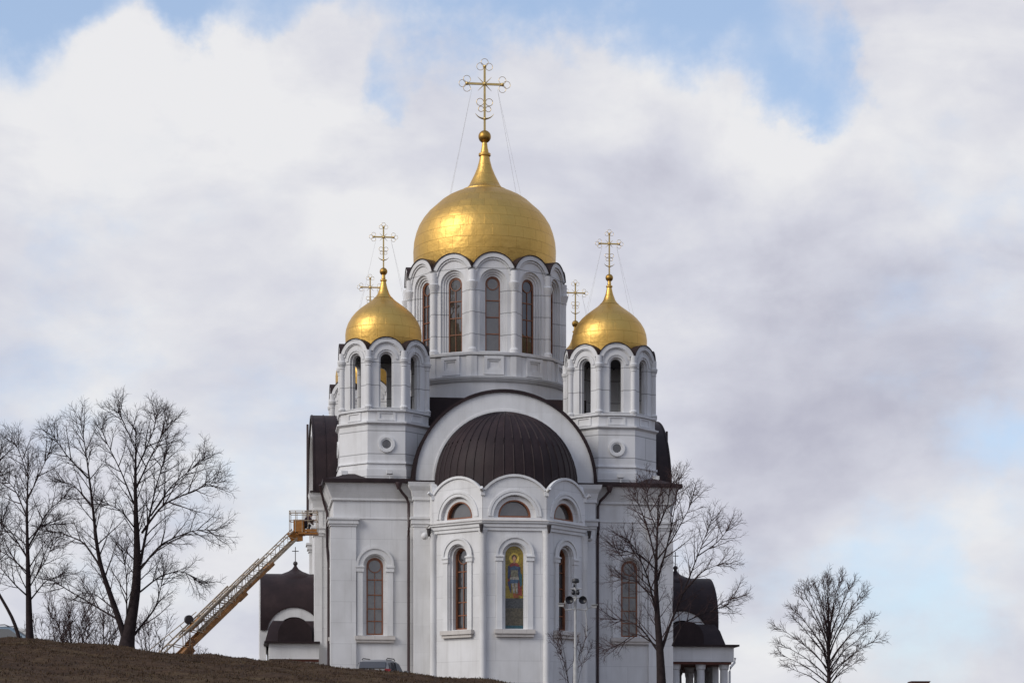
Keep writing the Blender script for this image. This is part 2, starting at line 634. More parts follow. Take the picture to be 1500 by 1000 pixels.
def build_ground():
    xs = np.concatenate([[-4000, -2000, -1000, -500, -250, -140, -90, -60, -48], np.arange(-40, 14, 0.4), np.arange(14, 60, 1.5), [80, 120, 200, 400, 800, 2000, 4000]])
    ys = np.concatenate([[-4000, -1500, -400, -100, -30, 0, 8, 16, 24, 32, 40, 46], np.arange(50, 106, 0.4), np.arange(106, 170, 2.0), [180, 200, 230, 270, 320, 380, 450, 520, 800, 1500, 4000]])
    GX, GY = np.meshgrid(xs, ys)
    Zs = ground_h(GX, GY)
    fine = (GX > -41) & (GX < 14) & (GY > 49) & (GY < 106)
    Zs = Zs + np.where(fine, rng.normal(0, 0.018, GX.shape), 0)
    V = np.stack([GX, GY, Zs], -1).reshape(-1, 3)
    nx, ny = len(xs), len(ys)
    idx = np.arange(nx * ny).reshape(ny, nx)
    F = np.stack([idx[:-1, :-1], idx[:-1, 1:], idx[1:, 1:], idx[1:, :-1]], -1).reshape(-1, 4)
    me = bpy.data.meshes.new('grass_slope')
    me.from_pydata(V.tolist(), [], F.tolist())
    me.polygons.foreach_set('use_smooth', [True] * len(me.polygons))
    t = NT('dead_grass_soil')
    v = t.coord('Object')
    n1 = t.noise(v, 0.45, 7, 0.62)
    n2 = t.noise(v, 3.2, 6, 0.65)
    c = t.ramp(n1, [(0.3, (0.036, 0.022, 0.014)), (0.5, (0.062, 0.038, 0.023)), (0.7, (0.086, 0.060, 0.033))])
    c = t.mixc(1.0, c, t.ramp(n2, [(0.3, (0.55, 0.52, 0.5)), (0.7, (1.3, 1.25, 1.2))]), 'MULTIPLY')
    t.color(c)
    t.set(Roughness=0.95, Specular_IOR_Level=0.1)
    t.bump(t.noise(v, 7.0, 6), 0.8, 0.08)
    me.materials.append(t.m)
    o = bpy.data.objects.new('grass_slope', me)
    COL.objects.link(o)
    o['kind'] = 'structure'


build_ground()


def build_grass():
    n = 60000
    X = rng.uniform(-24, 3, n)
    Y = 60 + 34 * rng.uniform(0, 1, n) ** 0.7
    clump = np.sin(X * 1.3 + np.sin(Y * 0.7)) * np.sin(Y * 1.1 + 0.5 * X) + rng.normal(0, 0.5, n)
    keep = clump > -0.45
    X, Y = X[keep], Y[keep]
    n = len(X)
    Z = ground_h(X, Y) - 0.02
    h = rng.uniform(0.04, 0.12, n) * (1 + 0.8 * (rng.uniform(0, 1, n) > 0.96))
    a = rng.uniform(0, 2 * PI, n)
    lean = rng.uniform(0.2, 1.3, n)
    la = rng.uniform(0, 2 * PI, n)
    w = rng.uniform(0.008, 0.02, n)
    base = np.stack([X, Y, Z], -1)
    side = np.stack([np.cos(a), np.sin(a), 0 * a], -1) * w[:, None]
    mid = base + np.stack([np.cos(la) * lean * h * 0.35, np.sin(la) * lean * h * 0.35, h * 0.6], -1)
    tip = base + np.stack([np.cos(la) * lean * h, np.sin(la) * lean * h, h * np.maximum(0.35, 1 - 0.4 * lean)], -1)
    V = np.stack([base - side, base + side, mid + side * 0.7, mid - side * 0.7, tip], 1).reshape(-1, 3)
    k = np.arange(n) * 5
    F4 = np.stack([k, k + 1, k + 2, k + 3], -1)
    F3 = np.stack([k + 3, k + 2, k + 4], -1)
    me = bpy.data.meshes.new('dead_grass')
    me.from_pydata(V.tolist(), [], F4.tolist() + F3.tolist())
    t = NT('dead_grass_blade')
    nn = t.noise(t.coord('Object'), 2.2, 5, 0.7)
    t.color(t.ramp(nn, [(0.3, (0.042, 0.025, 0.016)), (0.5, (0.068, 0.043, 0.026)), (0.62, (0.092, 0.066, 0.036)), (0.75, (0.056, 0.047, 0.024))]))
    t.set(Roughness=0.9, Specular_IOR_Level=0.1)
    me.materials.append(t.m)
    o = bpy.data.objects.new('dead_grass', me)
    COL.objects.link(o)
    tag(o, 'short brown dead grass covering the foreground slope', 'grass', kind='stuff')


build_grass()

# ------------------------------------------------------------------ church
GZ = 4.3                      # ground level at the church; heights below are above the camera
CHURCH = empty('church', (-1.77, 143.5, GZ), R(7))
tag(CHURCH, 'large white stone church with five gilded domes and dark brown roofs', 'church')


def part(name, bm, mats, parent=CHURCH, smooth=None, loc=(0, 0, 0)):
    return mk(name, bm, mats, parent, smooth, loc, dz=-GZ)


def child_copy(o, parent, loc=None):
    c = o.copy()
    COL.objects.link(c)
    c.parent = parent
    if loc is not None:
        c.location = loc
    for ch in list(o.children):
        g = ch.copy()
        COL.objects.link(g)
        g.parent = c
    return c


def cross_bm(z0, h, hw, bar, r, ornate=True, bm=None):
    """openwork cross standing on z0: h tall, arm half width hw, bar at height z0 + bar"""
    bm = bm or BM()
    zb, zt = z0 + bar, z0 + h
    box(bm, -r, r, -r * 0.7, r * 0.7, z0 - 0.1, zt - hw * 0.22)
    box(bm, -hw * 0.8, hw * 0.8, -r * 0.65, r * 0.65, zb - r, zb + r)
    if not ornate:
        return bm
    X, Z = (1, 0, 0), (0, 0, 1)
    q = hw * 0.155
    for cx, cz, dx, dz in ((-hw * 0.76, zb, -1, 0), (hw * 0.76, zb, 1, 0), (0, zt - hw * 0.26, 0, 1)):
        ball(bm, (cx, 0, cz), r * 1.75, 8, 6)
        for ex, ez in ((dx, dz), (dz, dx), (-dz, -dx)):
            ringt(bm, (cx + ex * q * 1.2, 0, cz + ez * q * 1.2), q, r * 0.24, X, Z, 14, 4)
    ball(bm, (0, 0, zb), r * 1.9, 8, 6)
    for sx in (-1, 1):
        for sz in (-1, 1):
            tube(bm, [(0, 0, zb), (sx * hw * 0.3, 0, zb + sz * hw * 0.3)], [r * 0.6, r * 0.12], 5)
        zz = z0 + bar * 0.62
        ringt(bm, (sx * q * 1.25, 0, zz), q, r * 0.3, X, Z, 14, 4)
        ringt(bm, (sx * q * 1.0, 0, zz - q * 1.9), q * 0.75, r * 0.3, X, Z, 14, 4)
        # crescent: each horn tapers upwards
        pts = []
        for k in range(7):
            t = k / 6 * R(62)
            pts.append((sx * hw * 0.45 * math.sin(t), 0, z0 + bar * 0.27 + hw * 0.42 * (1 - math.cos(t))))
        tube(bm, pts, [r * (1.0 - 0.85 * k / 6) for k in range(7)], 6)
    ball(bm, (0, 0, z0 + bar * 0.27), r * 1.6, 8, 6)
    return bm


def wires_bm(zc, hw, zd, rd, r=0.02):
    bm = BM()
    for sx in (-1, 1):
        for sy in (-1, 1):
            tube(bm, [(sx * hw * 0.55, 0, zc), (sx * rd * 0.94, sy * rd * 0.34, zd)], r, 4)
    return bm


def window_parts(M, hw, z0, zs, n, parent, gl=None, circle=True, bars=(0.33, 0.62), mull=True, fr=0.085, deep=0.07):
    """wooden frame and pane of one round-headed window; n = depth of the pane behind the wall face"""
    bm = BM()
    inner = arch(hw - fr, z0 + fr, zs, hw - fr)
    plate(bm, arch(hw, z0, zs), [inner], n + deep, n - 0.03, M)
    h = zs - z0
    for b in bars:
        zz = z0 + h * b
        plate(bm, rect(-hw + fr, hw - fr, zz - 0.03, zz + 0.03), [], n + 0.055, n - 0.02, M)
    if circle:
        rr = hw - fr - 0.01
        plate(bm, disc(rr, zs + 0.0), [disc(rr - 0.05, zs)], n + 0.05, n - 0.015, M)
        ztop = zs - rr
    else:
        ztop = zs + hw - fr
    if mull:
        plate(bm, rect(-0.02, 0.02, z0 + fr, ztop), [], n + 0.05, n - 0.01, M)
    part('window_frame', bm, M_WOOD, parent)
    bm = BM()
    plate(bm, arch(hw - 0.02, z0 + 0.02, zs, hw - 0.02), [], n, n - 0.025, M)
    part('window_pane', bm, gl or M_GLASS, parent)


# ---- corner towers
def build_tower(x, y):
    T = BM()
    NF = 8
    t22 = math.tan(PI / 8)

    def octring(bm, a0, z0, a1, z1):
        c = math.cos(PI / 8)
        lathe(bm, [(a0 / c, z0), (a1 / c, z1)], 8, rot=PI / 8)
    # base
    octring(T, 2.86, 17.3, 2.86, 18.55)
    octring(T, 2.80, 18.55, 2.80, 18.72)
    octring(T, 2.74, 18.72, 2.74, 18.9)
    octring(T, 2.82, 18.9, 2.80, 19.02)
    octring(T, 2.73, 19.02, 2.73, 21.2)
    octring(T, 2.73, 21.2, 2.86, 21.32)
    octring(T, 2.88, 21.32, 2.88, 21.42)
    octring(T, 2.66, 21.42, 2.66, 22.05)
    octring(T, 2.78, 22.05, 2.78, 22.17)
    a = 2.56
    w = a * t22
    for k in range(NF):
        M = frame_at(0, 0, a, k * PI / 4)
        hole = arch(0.44, 22.3, 25.2)
        plate(T, scallop(w, 22.17, 25.35, w * 1.06), [hole], 0.0, -0.13, M)
        w2 = (a - 0.14) * t22
        plate(T, scallop(w2, 22.17, 25.35, w2 * 1.06), [arch(0.34, 22.25, 25.2)], -0.135, -0.38, M)
        # rings of the arch
        plate(T, arcband(0.56, 0.72, 25.2), [], 0.05, 0.001, M)
        plate(T, arcband(0.86, w * 1.06, 25.35, R(20), PI - R(20)), [], 0.13, 0.001, M)
        plate(T, arcband(0.80, 0.865, 25.35, R(8), PI - R(8)), [], 0.07, 0.001, M)
        # panel under the opening
        M2 = frame_at(0, 0, 2.66, k * PI / 4)
        plate(T, rect(-0.55, 0.55, 21.5, 22.0), [rect(-0.40, 0.40, 21.6, 21.92)], 0.05, 0.001, M2)
        # colonnette on the corner
        ang = (k + 0.5) * PI / 4
        rr = a / math.cos(PI / 8) + 0.01
        cx, cy = rr * math.cos(ang), rr * math.sin(ang)
        lathe(T, [(0.24, 22.17), (0.24, 22.35), (0.17, 22.42), (0.165, 24.75), (0.20, 24.8), (0.17, 24.85), (0.25, 25.05), (0.27, 25.2), (0.2, 25.25), (0.2, 25.7)], 12, cx, cy)
    tower = part('bell_tower', T, M_TOWER, CHURCH, smooth=30, loc=(x, y, 0))
    # floor and ceiling of the belfry
    bm = BM()
    lathe(bm, [(2.3, 22.18), (2.3, 22.24)], 8, rot=PI / 8)
    part('belfry_floor', bm, M_DARK, tower)
    bm = BM()
    lathe(bm, [(2.1, 25.75), (2.1, 25.83)], 8, rot=PI / 8)
    part('belfry_ceiling', bm, M_DARK, tower)
    # round window on the base
    for k in (6, 4, 0, 2):
        M = frame_at(0, 0, 2.73, k * PI / 4)
        bm = BM()
        zc = 20.06
        plate(bm, disc(0.5, zc), [disc(0.36, zc)], 0.10, 0.001, M)
        plate(bm, disc(0.355, zc), [disc(0.27, zc)], 0.06, 0.001, M)
        part('oculus_ring', bm, M_TRIM, tower)
        bm = BM()
        plate(bm, disc(0.268, zc), [], 0.012, 0.002, M)
        part('oculus_pane', bm, M_GLASS, tower)
    for fx, fy in ((0.15, -3.25), (-2.5, -2.45), (2.5, -2.45)):
        bm = BM()
        box(bm, fx - 0.17, fx + 0.17, fy - 0.1, fy + 0.1, 18.22, 18.44)
        box(bm, fx - 0.03, fx + 0.03, fy - 0.03, fy + 0.03, 17.8, 18.22)
        box(bm, fx - 0.2, fx + 0.2, fy + 0.1, fy + 0.14, 18.19, 18.48)
        part('roof_floodlight', bm, M_TRIM, tower)
    # dark scalloped roof edge
    bm = BM()
    for k in range(NF):
        M = frame_at(0, 0, a, k * PI / 4)
        R1 = w * 1.06
        plate(bm, arcband(R1 + 0.003, R1 + 0.05, 25.35, R(19), PI - R(19)), [], 0.17, -0.6, M)
    lathe(bm, [(2.45, 25.86), (2.2, 26.1)], 24)
    part('roof_edge', bm, M_ROOF, tower, smooth=30)
    # dome
    bm = BM()
    prof = [(2.26, 25.9), (2.33, 26.6), (2.34, 27.1), (2.29, 27.45), (2.17, 27.8), (1.97, 28.14), (1.71, 28.45), (1.41, 28.72), (1.09, 28.96), (0.80, 29.17), (0.58, 29.36)]
    # finer profile
    P = []
    for (r0, z0), (r1, z1) in zip(prof, prof[1:]):
        for q in range(3):
            P.append((r0 + (r1 - r0) * q / 3, z0 + (z1 - z0) * q / 3))
    P.append(prof[-1])
    lathe(bm, P, 48, uv=True)
    part('dome', bm, M_GOLD, tower, smooth=50)
    bm = BM()
    lathe(bm, [(0.62, 29.34), (0.46, 29.5), (0.37, 29.64), (0.30, 29.83), (0.23, 30.03), (0.18, 30.25), (0.15, 30.4), (0.20, 30.44), (0.20, 30.52), (0.12, 30.56), (0.10, 30.85)], 24, uv=True)
    ball(bm, (0, 0, 31.02), 0.24, 16, 10)
    part('spire', bm, M_GOLD, tower, smooth=40)
    part('cross', cross_bm(31.2, 2.75, 0.80, 1.93, 0.043), M_CROSS, tower)
    part('guy_wire', wires_bm(33.0, 0.82, 28.6, 1.55, 0.005), M_WIRE, tower)
    return tower


proto = build_tower(-7, -7)
for x, y in ((7, -7), (-7, 7), (7, 7)):
    child_copy(proto, CHURCH, (x, y, 0))


# ---- main drum
def build_drum():
    NF = 12
    tt = math.tan(PI / 12)
    cc = math.cos(PI / 12)
    rot0 = PI / 12
    D = BM()
    lathe(D, [(5.35, 17.5), (5.35, 24.75)], 48)
    lathe(D, [(5.45, 24.75), (5.62, 24.95), (5.62, 25.08)], 48)

    def ring12(a0, z0, a1, z1):
        lathe(D, [(a0 / cc, z0), (a1 / cc, z1)], 12, rot=rot0)
    ring12(5.22, 25.08, 5.22, 26.42)
    ring12(5.34, 26.42, 5.36, 26.58)
    a = 4.92
    w = a * tt
    panes = []
    for k in range(NF):
        M = frame_at(0, 0, a, k * PI / 6)
        plate(D, scallop(w, 26.58, 31.45, w * 1.06), [arch(0.86, 26.72, 31.0)], 0.0, -0.12, M)
        w2 = (a - 0.125) * tt
        plate(D, scallop(w2, 26.58, 31.40, w2 * 1.04), [arch(0.72, 26.68, 31.0)], -0.125, -0.22, M)
        w3 = (a - 0.225) * tt
        plate(D, scallop(w3, 26.58, 31.35, w3 * 1.04), [arch(0.60, 26.66, 31.0)], -0.225, -0.32, M)
        w4 = (a - 0.325) * tt
        plate(D, scallop(w4, 26.58, 31.3, w4 * 1.04), [arch(0.47, 26.64, 31.0)], -0.325, -0.60, M)
        plate(D, arcband(1.13, w * 1.06, 31.45, R(20), PI - R(20)), [], 0.15, 0.001, M)
        plate(D, arcband(1.05, 1.135, 31.4, R(6), PI - R(6)), [], 0.08, 0.001, M)
        # panel under the window
        M2 = frame_at(0, 0, 5.22, k * PI / 6)
        plate(D, rect(-0.62, 0.62, 25.2, 26.36), [rect(-0.42, 0.42, 25.5, 26.16)], 0.13, 0.001, M2)
        plate(D, rect(-0.415, 0.415, 25.505, 26.155), [rect(-0.30, 0.30, 25.62, 26.04)], 0.06, 0.001, M2)
        e = 5.22 * tt
        for sg in (-1, 1):
            q0, q1 = sorted((sg * (e - 0.34), sg * (e + 0.02)))
            plate(D, rect(q0, q1, 25.1, 26.4), [], 0.05, 0.001, M2)
        ang = (k + 0.5) * PI / 6
        rr = a / cc + 0.02
        cx, cy = rr * math.cos(ang), rr * math.sin(ang)
        lathe(D, [(0.30, 26.58), (0.30, 26.8), (0.2, 26.95), (0.195, 30.45), (0.23, 30.5), (0.2, 30.56), (0.3, 30.85), (0.34, 31.02), (0.24, 31.08), (0.24, 31.75)], 14, cx, cy)
    drum = part('drum', D, M_TOWER, CHURCH, smooth=30)
    for k in range(NF):
        M = frame_at(0, 0, a, k * PI / 6)
        window_parts(M, 0.465, 26.645, 31.0, -0.45, drum, circle=True, bars=(0.28, 0.52, 0.76), mull=(k in (7, 8, 10)), fr=0.07,
                     gl=M_GLASS2 if k == 9 else M_GLASS)
    bm = BM()
    for k in range(NF):
        M = frame_at(0, 0, a, k * PI / 6)
        R1 = w * 1.06
        plate(bm, arcband(R1 + 0.003, R1 + 0.06, 31.45, R(19), PI - R(19)), [], 0.20, -0.7, M)
    lathe(bm, [(4.72, 31.95), (4.4, 32.5)], 48)
    part('roof_edge', bm, M_ROOF, drum, smooth=30)
    bm = BM()
    lathe(bm, [(4.2, 26.7), (4.2, 26.75)], 24)
    part('drum_floor', bm, M_DARK, drum)
    # dome
    bm = BM()
    prof = [(4.40, 31.9), (4.52, 32.6), (4.60, 33.3), (4.62, 34.0), (4.57, 34.6), (4.44, 35.15), (4.25, 35.65), (3.98, 36.1), (3.64, 36.52), (3.22, 36.9),
            (2.84, 37.25), (2.44, 37.53), (1.95, 37.78), (1.40, 37.97)]
    P = []
    for (r0, z0), (r1, z1) in zip(prof, prof[1:]):
        for q in range(3):
            P.append((r0 + (r1 - r0) * q / 3, z0 + (z1 - z0) * q / 3))
    P.append(prof[-1])
    lathe(bm, P, 72, uv=True)
    dome = part('dome', bm, M_GOLD, CHURCH, smooth=50)
    bm = BM()
    lathe(bm, [(1.5, 37.90), (1.5, 38.0), (1.18, 38.14), (1.0, 38.38), (0.84, 38.7), (0.66, 39.06), (0.48, 39.5), (0.36, 39.95), (0.32, 40.22),
               (0.39, 40.28), (0.39, 40.42), (0.27, 40.48), (0.20, 40.8), (0.15, 41.2)], 32, uv=True)
    ball(bm, (0, 0, 41.52), 0.41, 20, 14)
    part('spire', bm, M_GOLD, dome, smooth=40)
    part('cross', cross_bm(41.85, 4.6, 1.52, 3.08, 0.068), M_CROSS, dome)
    part('guy_wire', wires_bm(44.6, 1.52, 37.35, 2.45, 0.007), M_WIRE, dome)


build_drum()


# ---- body of the church
def build_body():
    B = BM()
    box(B, -9.8, 9.8, -9.8, 9.8, GZ - 1.5, 17.4)
    wins = []
    # eight corner bays; facade planes at 10.2
    for side in range(4):
        phi = side * PI / 2
        M = frame_at(0, 0, 10.2, phi)
        full = side in (1, 3)          # front and back cover the corners
        for sg in (-1, 1):
            s0, s1 = 5.4, (10.2 if full else 9.8)
            sc = 7.72
            out = rect(s0 * sg, s1 * sg, GZ - 1.5, 16.6) if sg > 0 else rect(-s1, -s0, GZ - 1.5, 16.6)
            plate(B, out, [arch(0.62, 8.5, 12.72, c=sc * sg)], 0.0, -0.2, M)
            plate(B, rect(out[0][0], out[1][0], GZ - 1.4, 16.5), [arch(0.5, 8.6, 12.72, c=sc * sg)], -0.205, -0.399, M)
            wins.append((side, sg, sc))
    wall = part('wall', B, M_WALL, CHURCH)
    for side, sg, sc in wins:
        M0 = frame_at(0, 0, 10.2, side * PI / 2)

        def M(s, n, z, M0=M0, c=sc * sg):
            return M0(s + c, n, z)
        window_parts(M, 0.5, 8.6, 12.72, -0.27, wall, circle=True, bars=(0.20, 0.38, 0.58, 0.8), gl=M_GLASS2 if side == 3 and sg < 0 else M_GLASS)
        bm = BM()
        plate(bm, arcband(0.70, 1.08, 12.72), [], 0.10, 0.001, M)
        plate(bm, arcband(1.0, 1.14, 12.72), [], 0.16, 0.101, M)
        for e in (-1, 1):
            plate(bm, rect(e * 0.9 - 0.17, e * 0.9 + 0.17, 8.55, 12.35), [], 0.10, 0.001, M)
            plate(bm, rect(e * 0.9 - 0.24, e * 0.9 + 0.24, 12.35, 12.72), [], 0.15, 0.001, M)
            plate(bm, rect(e * 0.9 - 0.27, e * 0.9 + 0.27, 12.6, 12.68), [], 0.19, 0.151, M)
        part('window_surround', bm, M_TRIM, wall)
        bm = BM()
        plate(bm, rect(-1.2, 1.2, 8.3, 8.52), [], 0.26, 0.001, M)
        plate(bm, rect(-1.12, 1.12, 8.14, 8.298), [], 0.18, 0.001, M)
        part('window_sill', bm, M_SILL, wall)
    # pilasters on the corners with capitals
    for sx in (-1, 1):
        for sy in (-1, 1):
            bm = BM()
            x0, x1 = sorted((sx * 8.85, sx * 10.36))
            y0, y1 = sorted((sy * 8.85, sy * 10.36))
            box(bm, x0, x1, y0, y1, GZ - 1.5, 15.05)
            g = 0.0
            for z0, z1, g in ((15.05, 15.18, 0.06), (15.182, 15.42, 0.13), (15.422, 15.54, 0.2)):
                box(bm, x0 - g, x1 + g, y0 - g, y1 + g, z0, z1)
            part('corner_pilaster', bm, M_WALL, CHURCH)
    # cornice round the block
    bm = BM()
    box(bm, -10.32, 10.32, -10.32, 10.32, 16.6, 16.72)
    frustum(bm, -10.28, 10.28, -10.28, 10.28, 16.722, 17.6, 0.42)
    box(bm, -10.24, 10.24, -10.24, 10.24, 15.5, 15.56)
    part('cornice', bm, M_TRIM, CHURCH)
    # low roof over the corner bays
    bm = BM()
    box(bm, -10.85, 10.85, -10.85, 10.85, 17.602, 17.82)
    loft(bm, [[(-10.8, -10.8, 17.822), (10.8, -10.8, 17.822), (10.8, 10.8, 17.822), (-10.8, 10.8, 17.822)],
              [(-5.4, -5.4, 18.9), (5.4, -5.4, 18.9), (5.4, 5.4, 18.9), (-5.4, 5.4, 18.9)]])
    for sx in (-1, 1):
        for sy in (-1, 1):
            c = 10.0
            loft(bm, [[(sx * 9.3 - 1.2, sy * 9.9 - 0.8, 17.83), (sx * 9.3 + 1.2, sy * 9.9 - 0.8, 17.83), (sx * 9.3 + 1.2, sy * 9.9 + 0.8, 17.83), (sx * 9.3 - 1.2, sy * 9.9 + 0.8, 17.83)],
                      [(sx * 9.1 - 0.2, sy * 9.6 - 0.3, 18.22), (sx * 9.1 + 0.2, sy * 9.6 - 0.3, 18.22), (sx * 9.1 + 0.2, sy * 9.6 + 0.3, 18.22), (sx * 9.1 - 0.2, sy * 9.6 + 0.3, 18.22)]])
    box(bm, -5.75, 5.75, -5.75, 5.75, 18.0, 23.62)
    part('roof', bm, M_ROOF, CHURCH)

    # four arms: wall, gable arch, barrel roof
    for side in range(4):
        phi = side * PI / 2
        M = frame_at(0, 0, 11.0, phi)
        bm = BM()
        plate(bm, rect(-5.4, 5.4, GZ - 1.5, 17.6), [], 0.0, -1.19, M)
        # wall under the barrel
        plate(bm, arcband(0.02, 5.3, 17.7), [], -0.05, -5.2, M)
        arm = part('arm_wall', bm, M_WALL, CHURCH)
        for e in (-1, 1):
            bm = BM()
            s0, s1 = sorted((e * 4.35, e * 5.46))
            plate(bm, rect(s0, s1, GZ - 1.5, 14.98), [], 0.16, -0.3, M)
            for z0, z1, g in ((14.98, 15.14, 0.06), (15.142, 15.42, 0.14), (15.422, 15.56, 0.22), (15.562, 16.55, 0.0), (16.552, 16.75, 0.08)):
                plate(bm, rect(s0 - g, s1 + g, z0, z1), [], 0.16 + g, -0.35 - g, M)
            # flaring block under the eaves
            rg = []
            for z, g in ((16.752, 0.08), (17.1, 0.16), (17.35, 0.3), (17.6, 0.36)):
                rg.append([M(s0 - g, 0.16 + g, z), M(s1 + g, 0.16 + g, z), M(s1 + g, -0.5, z), M(s0 - g, -0.5, z)])
            loft(bm, rg)
            part('arm_pilaster', bm, M_TRIM, arm)
        bm = BM()
        plate(bm, arcband(4.2, 5.36, 17.72, n=40), [], 0.14, -0.04, M)
        plate(bm, arcband(4.2, 4.32, 17.72, n=40), [], 0.20, 0.141, M)
        part('gable_arch', bm, M_TRIM, arm)
        bm = BM()
        plate(bm, arcband(5.37, 5.52, 17.7, n=48), [], 0.26, -5.3, M)
        for e in (-1, 1):
            s0, s1 = sorted((e * 4.2, e * 5.95))
            plate(bm, rect(s0, s1, 17.602, 17.70), [], 0.45, -0.9, M)
        # raised seams across the barrel
        for q in range(6):
            n0 = 0.2 - q * 0.72
            plate(bm, arcband(5.521, 5.56, 17.7, n=48), [], n0, n0 - 0.05, M)
        part('barrel_roof', bm, M_ROOF, arm, smooth=25)


build_body()


# ---- apse
def mosaic_mat(name, c, var=0.35):
    t = NT(name)
    v = t.N('ShaderNodeTexVoronoi')
    v.inputs['Scale'].default_value = 14.0
    t.L(t.coord('Object'), v.inputs['Vector'])
    sp = t.N('ShaderNodeSeparateColor')
    t.L(v.outputs['Color'], sp.inputs[0])
    f = t.math('MULTIPLY_ADD', sp.outputs[0], 2 * var)
    f.node.inputs[2].default_value = 1 - var
    cb = t.N('ShaderNodeCombineColor')
    for i in range(3):
        t.L(f, cb.inputs[i])
    t.color(t.mixc(1.0, cb.outputs[0], c, 'MULTIPLY'))
    t.set(Roughness=0.3, Specular_IOR_Level=0.5)
    return t.m


MOS = {k: mosaic_mat('mosaic_' + k, c) for k, c in dict(gold=(0.25, 0.18, 0.02), halo=(0.60, 0.43, 0.07), skin=(0.40, 0.22, 0.12), hair=(0.07, 0.035, 0.02), red=(0.20, 0.035, 0.028),
       blue=(0.045, 0.08, 0.13), mail=(0.14, 0.13, 0.09), pale=(0.24, 0.22, 0.19), navy=(0.03, 0.04, 0.09), slate=(0.055, 0.058, 0.06), earth=(0.075, 0.065, 0.045), teal=(0.02, 0.07, 0.09), rust=(0.20, 0.06, 0.02)).items()}


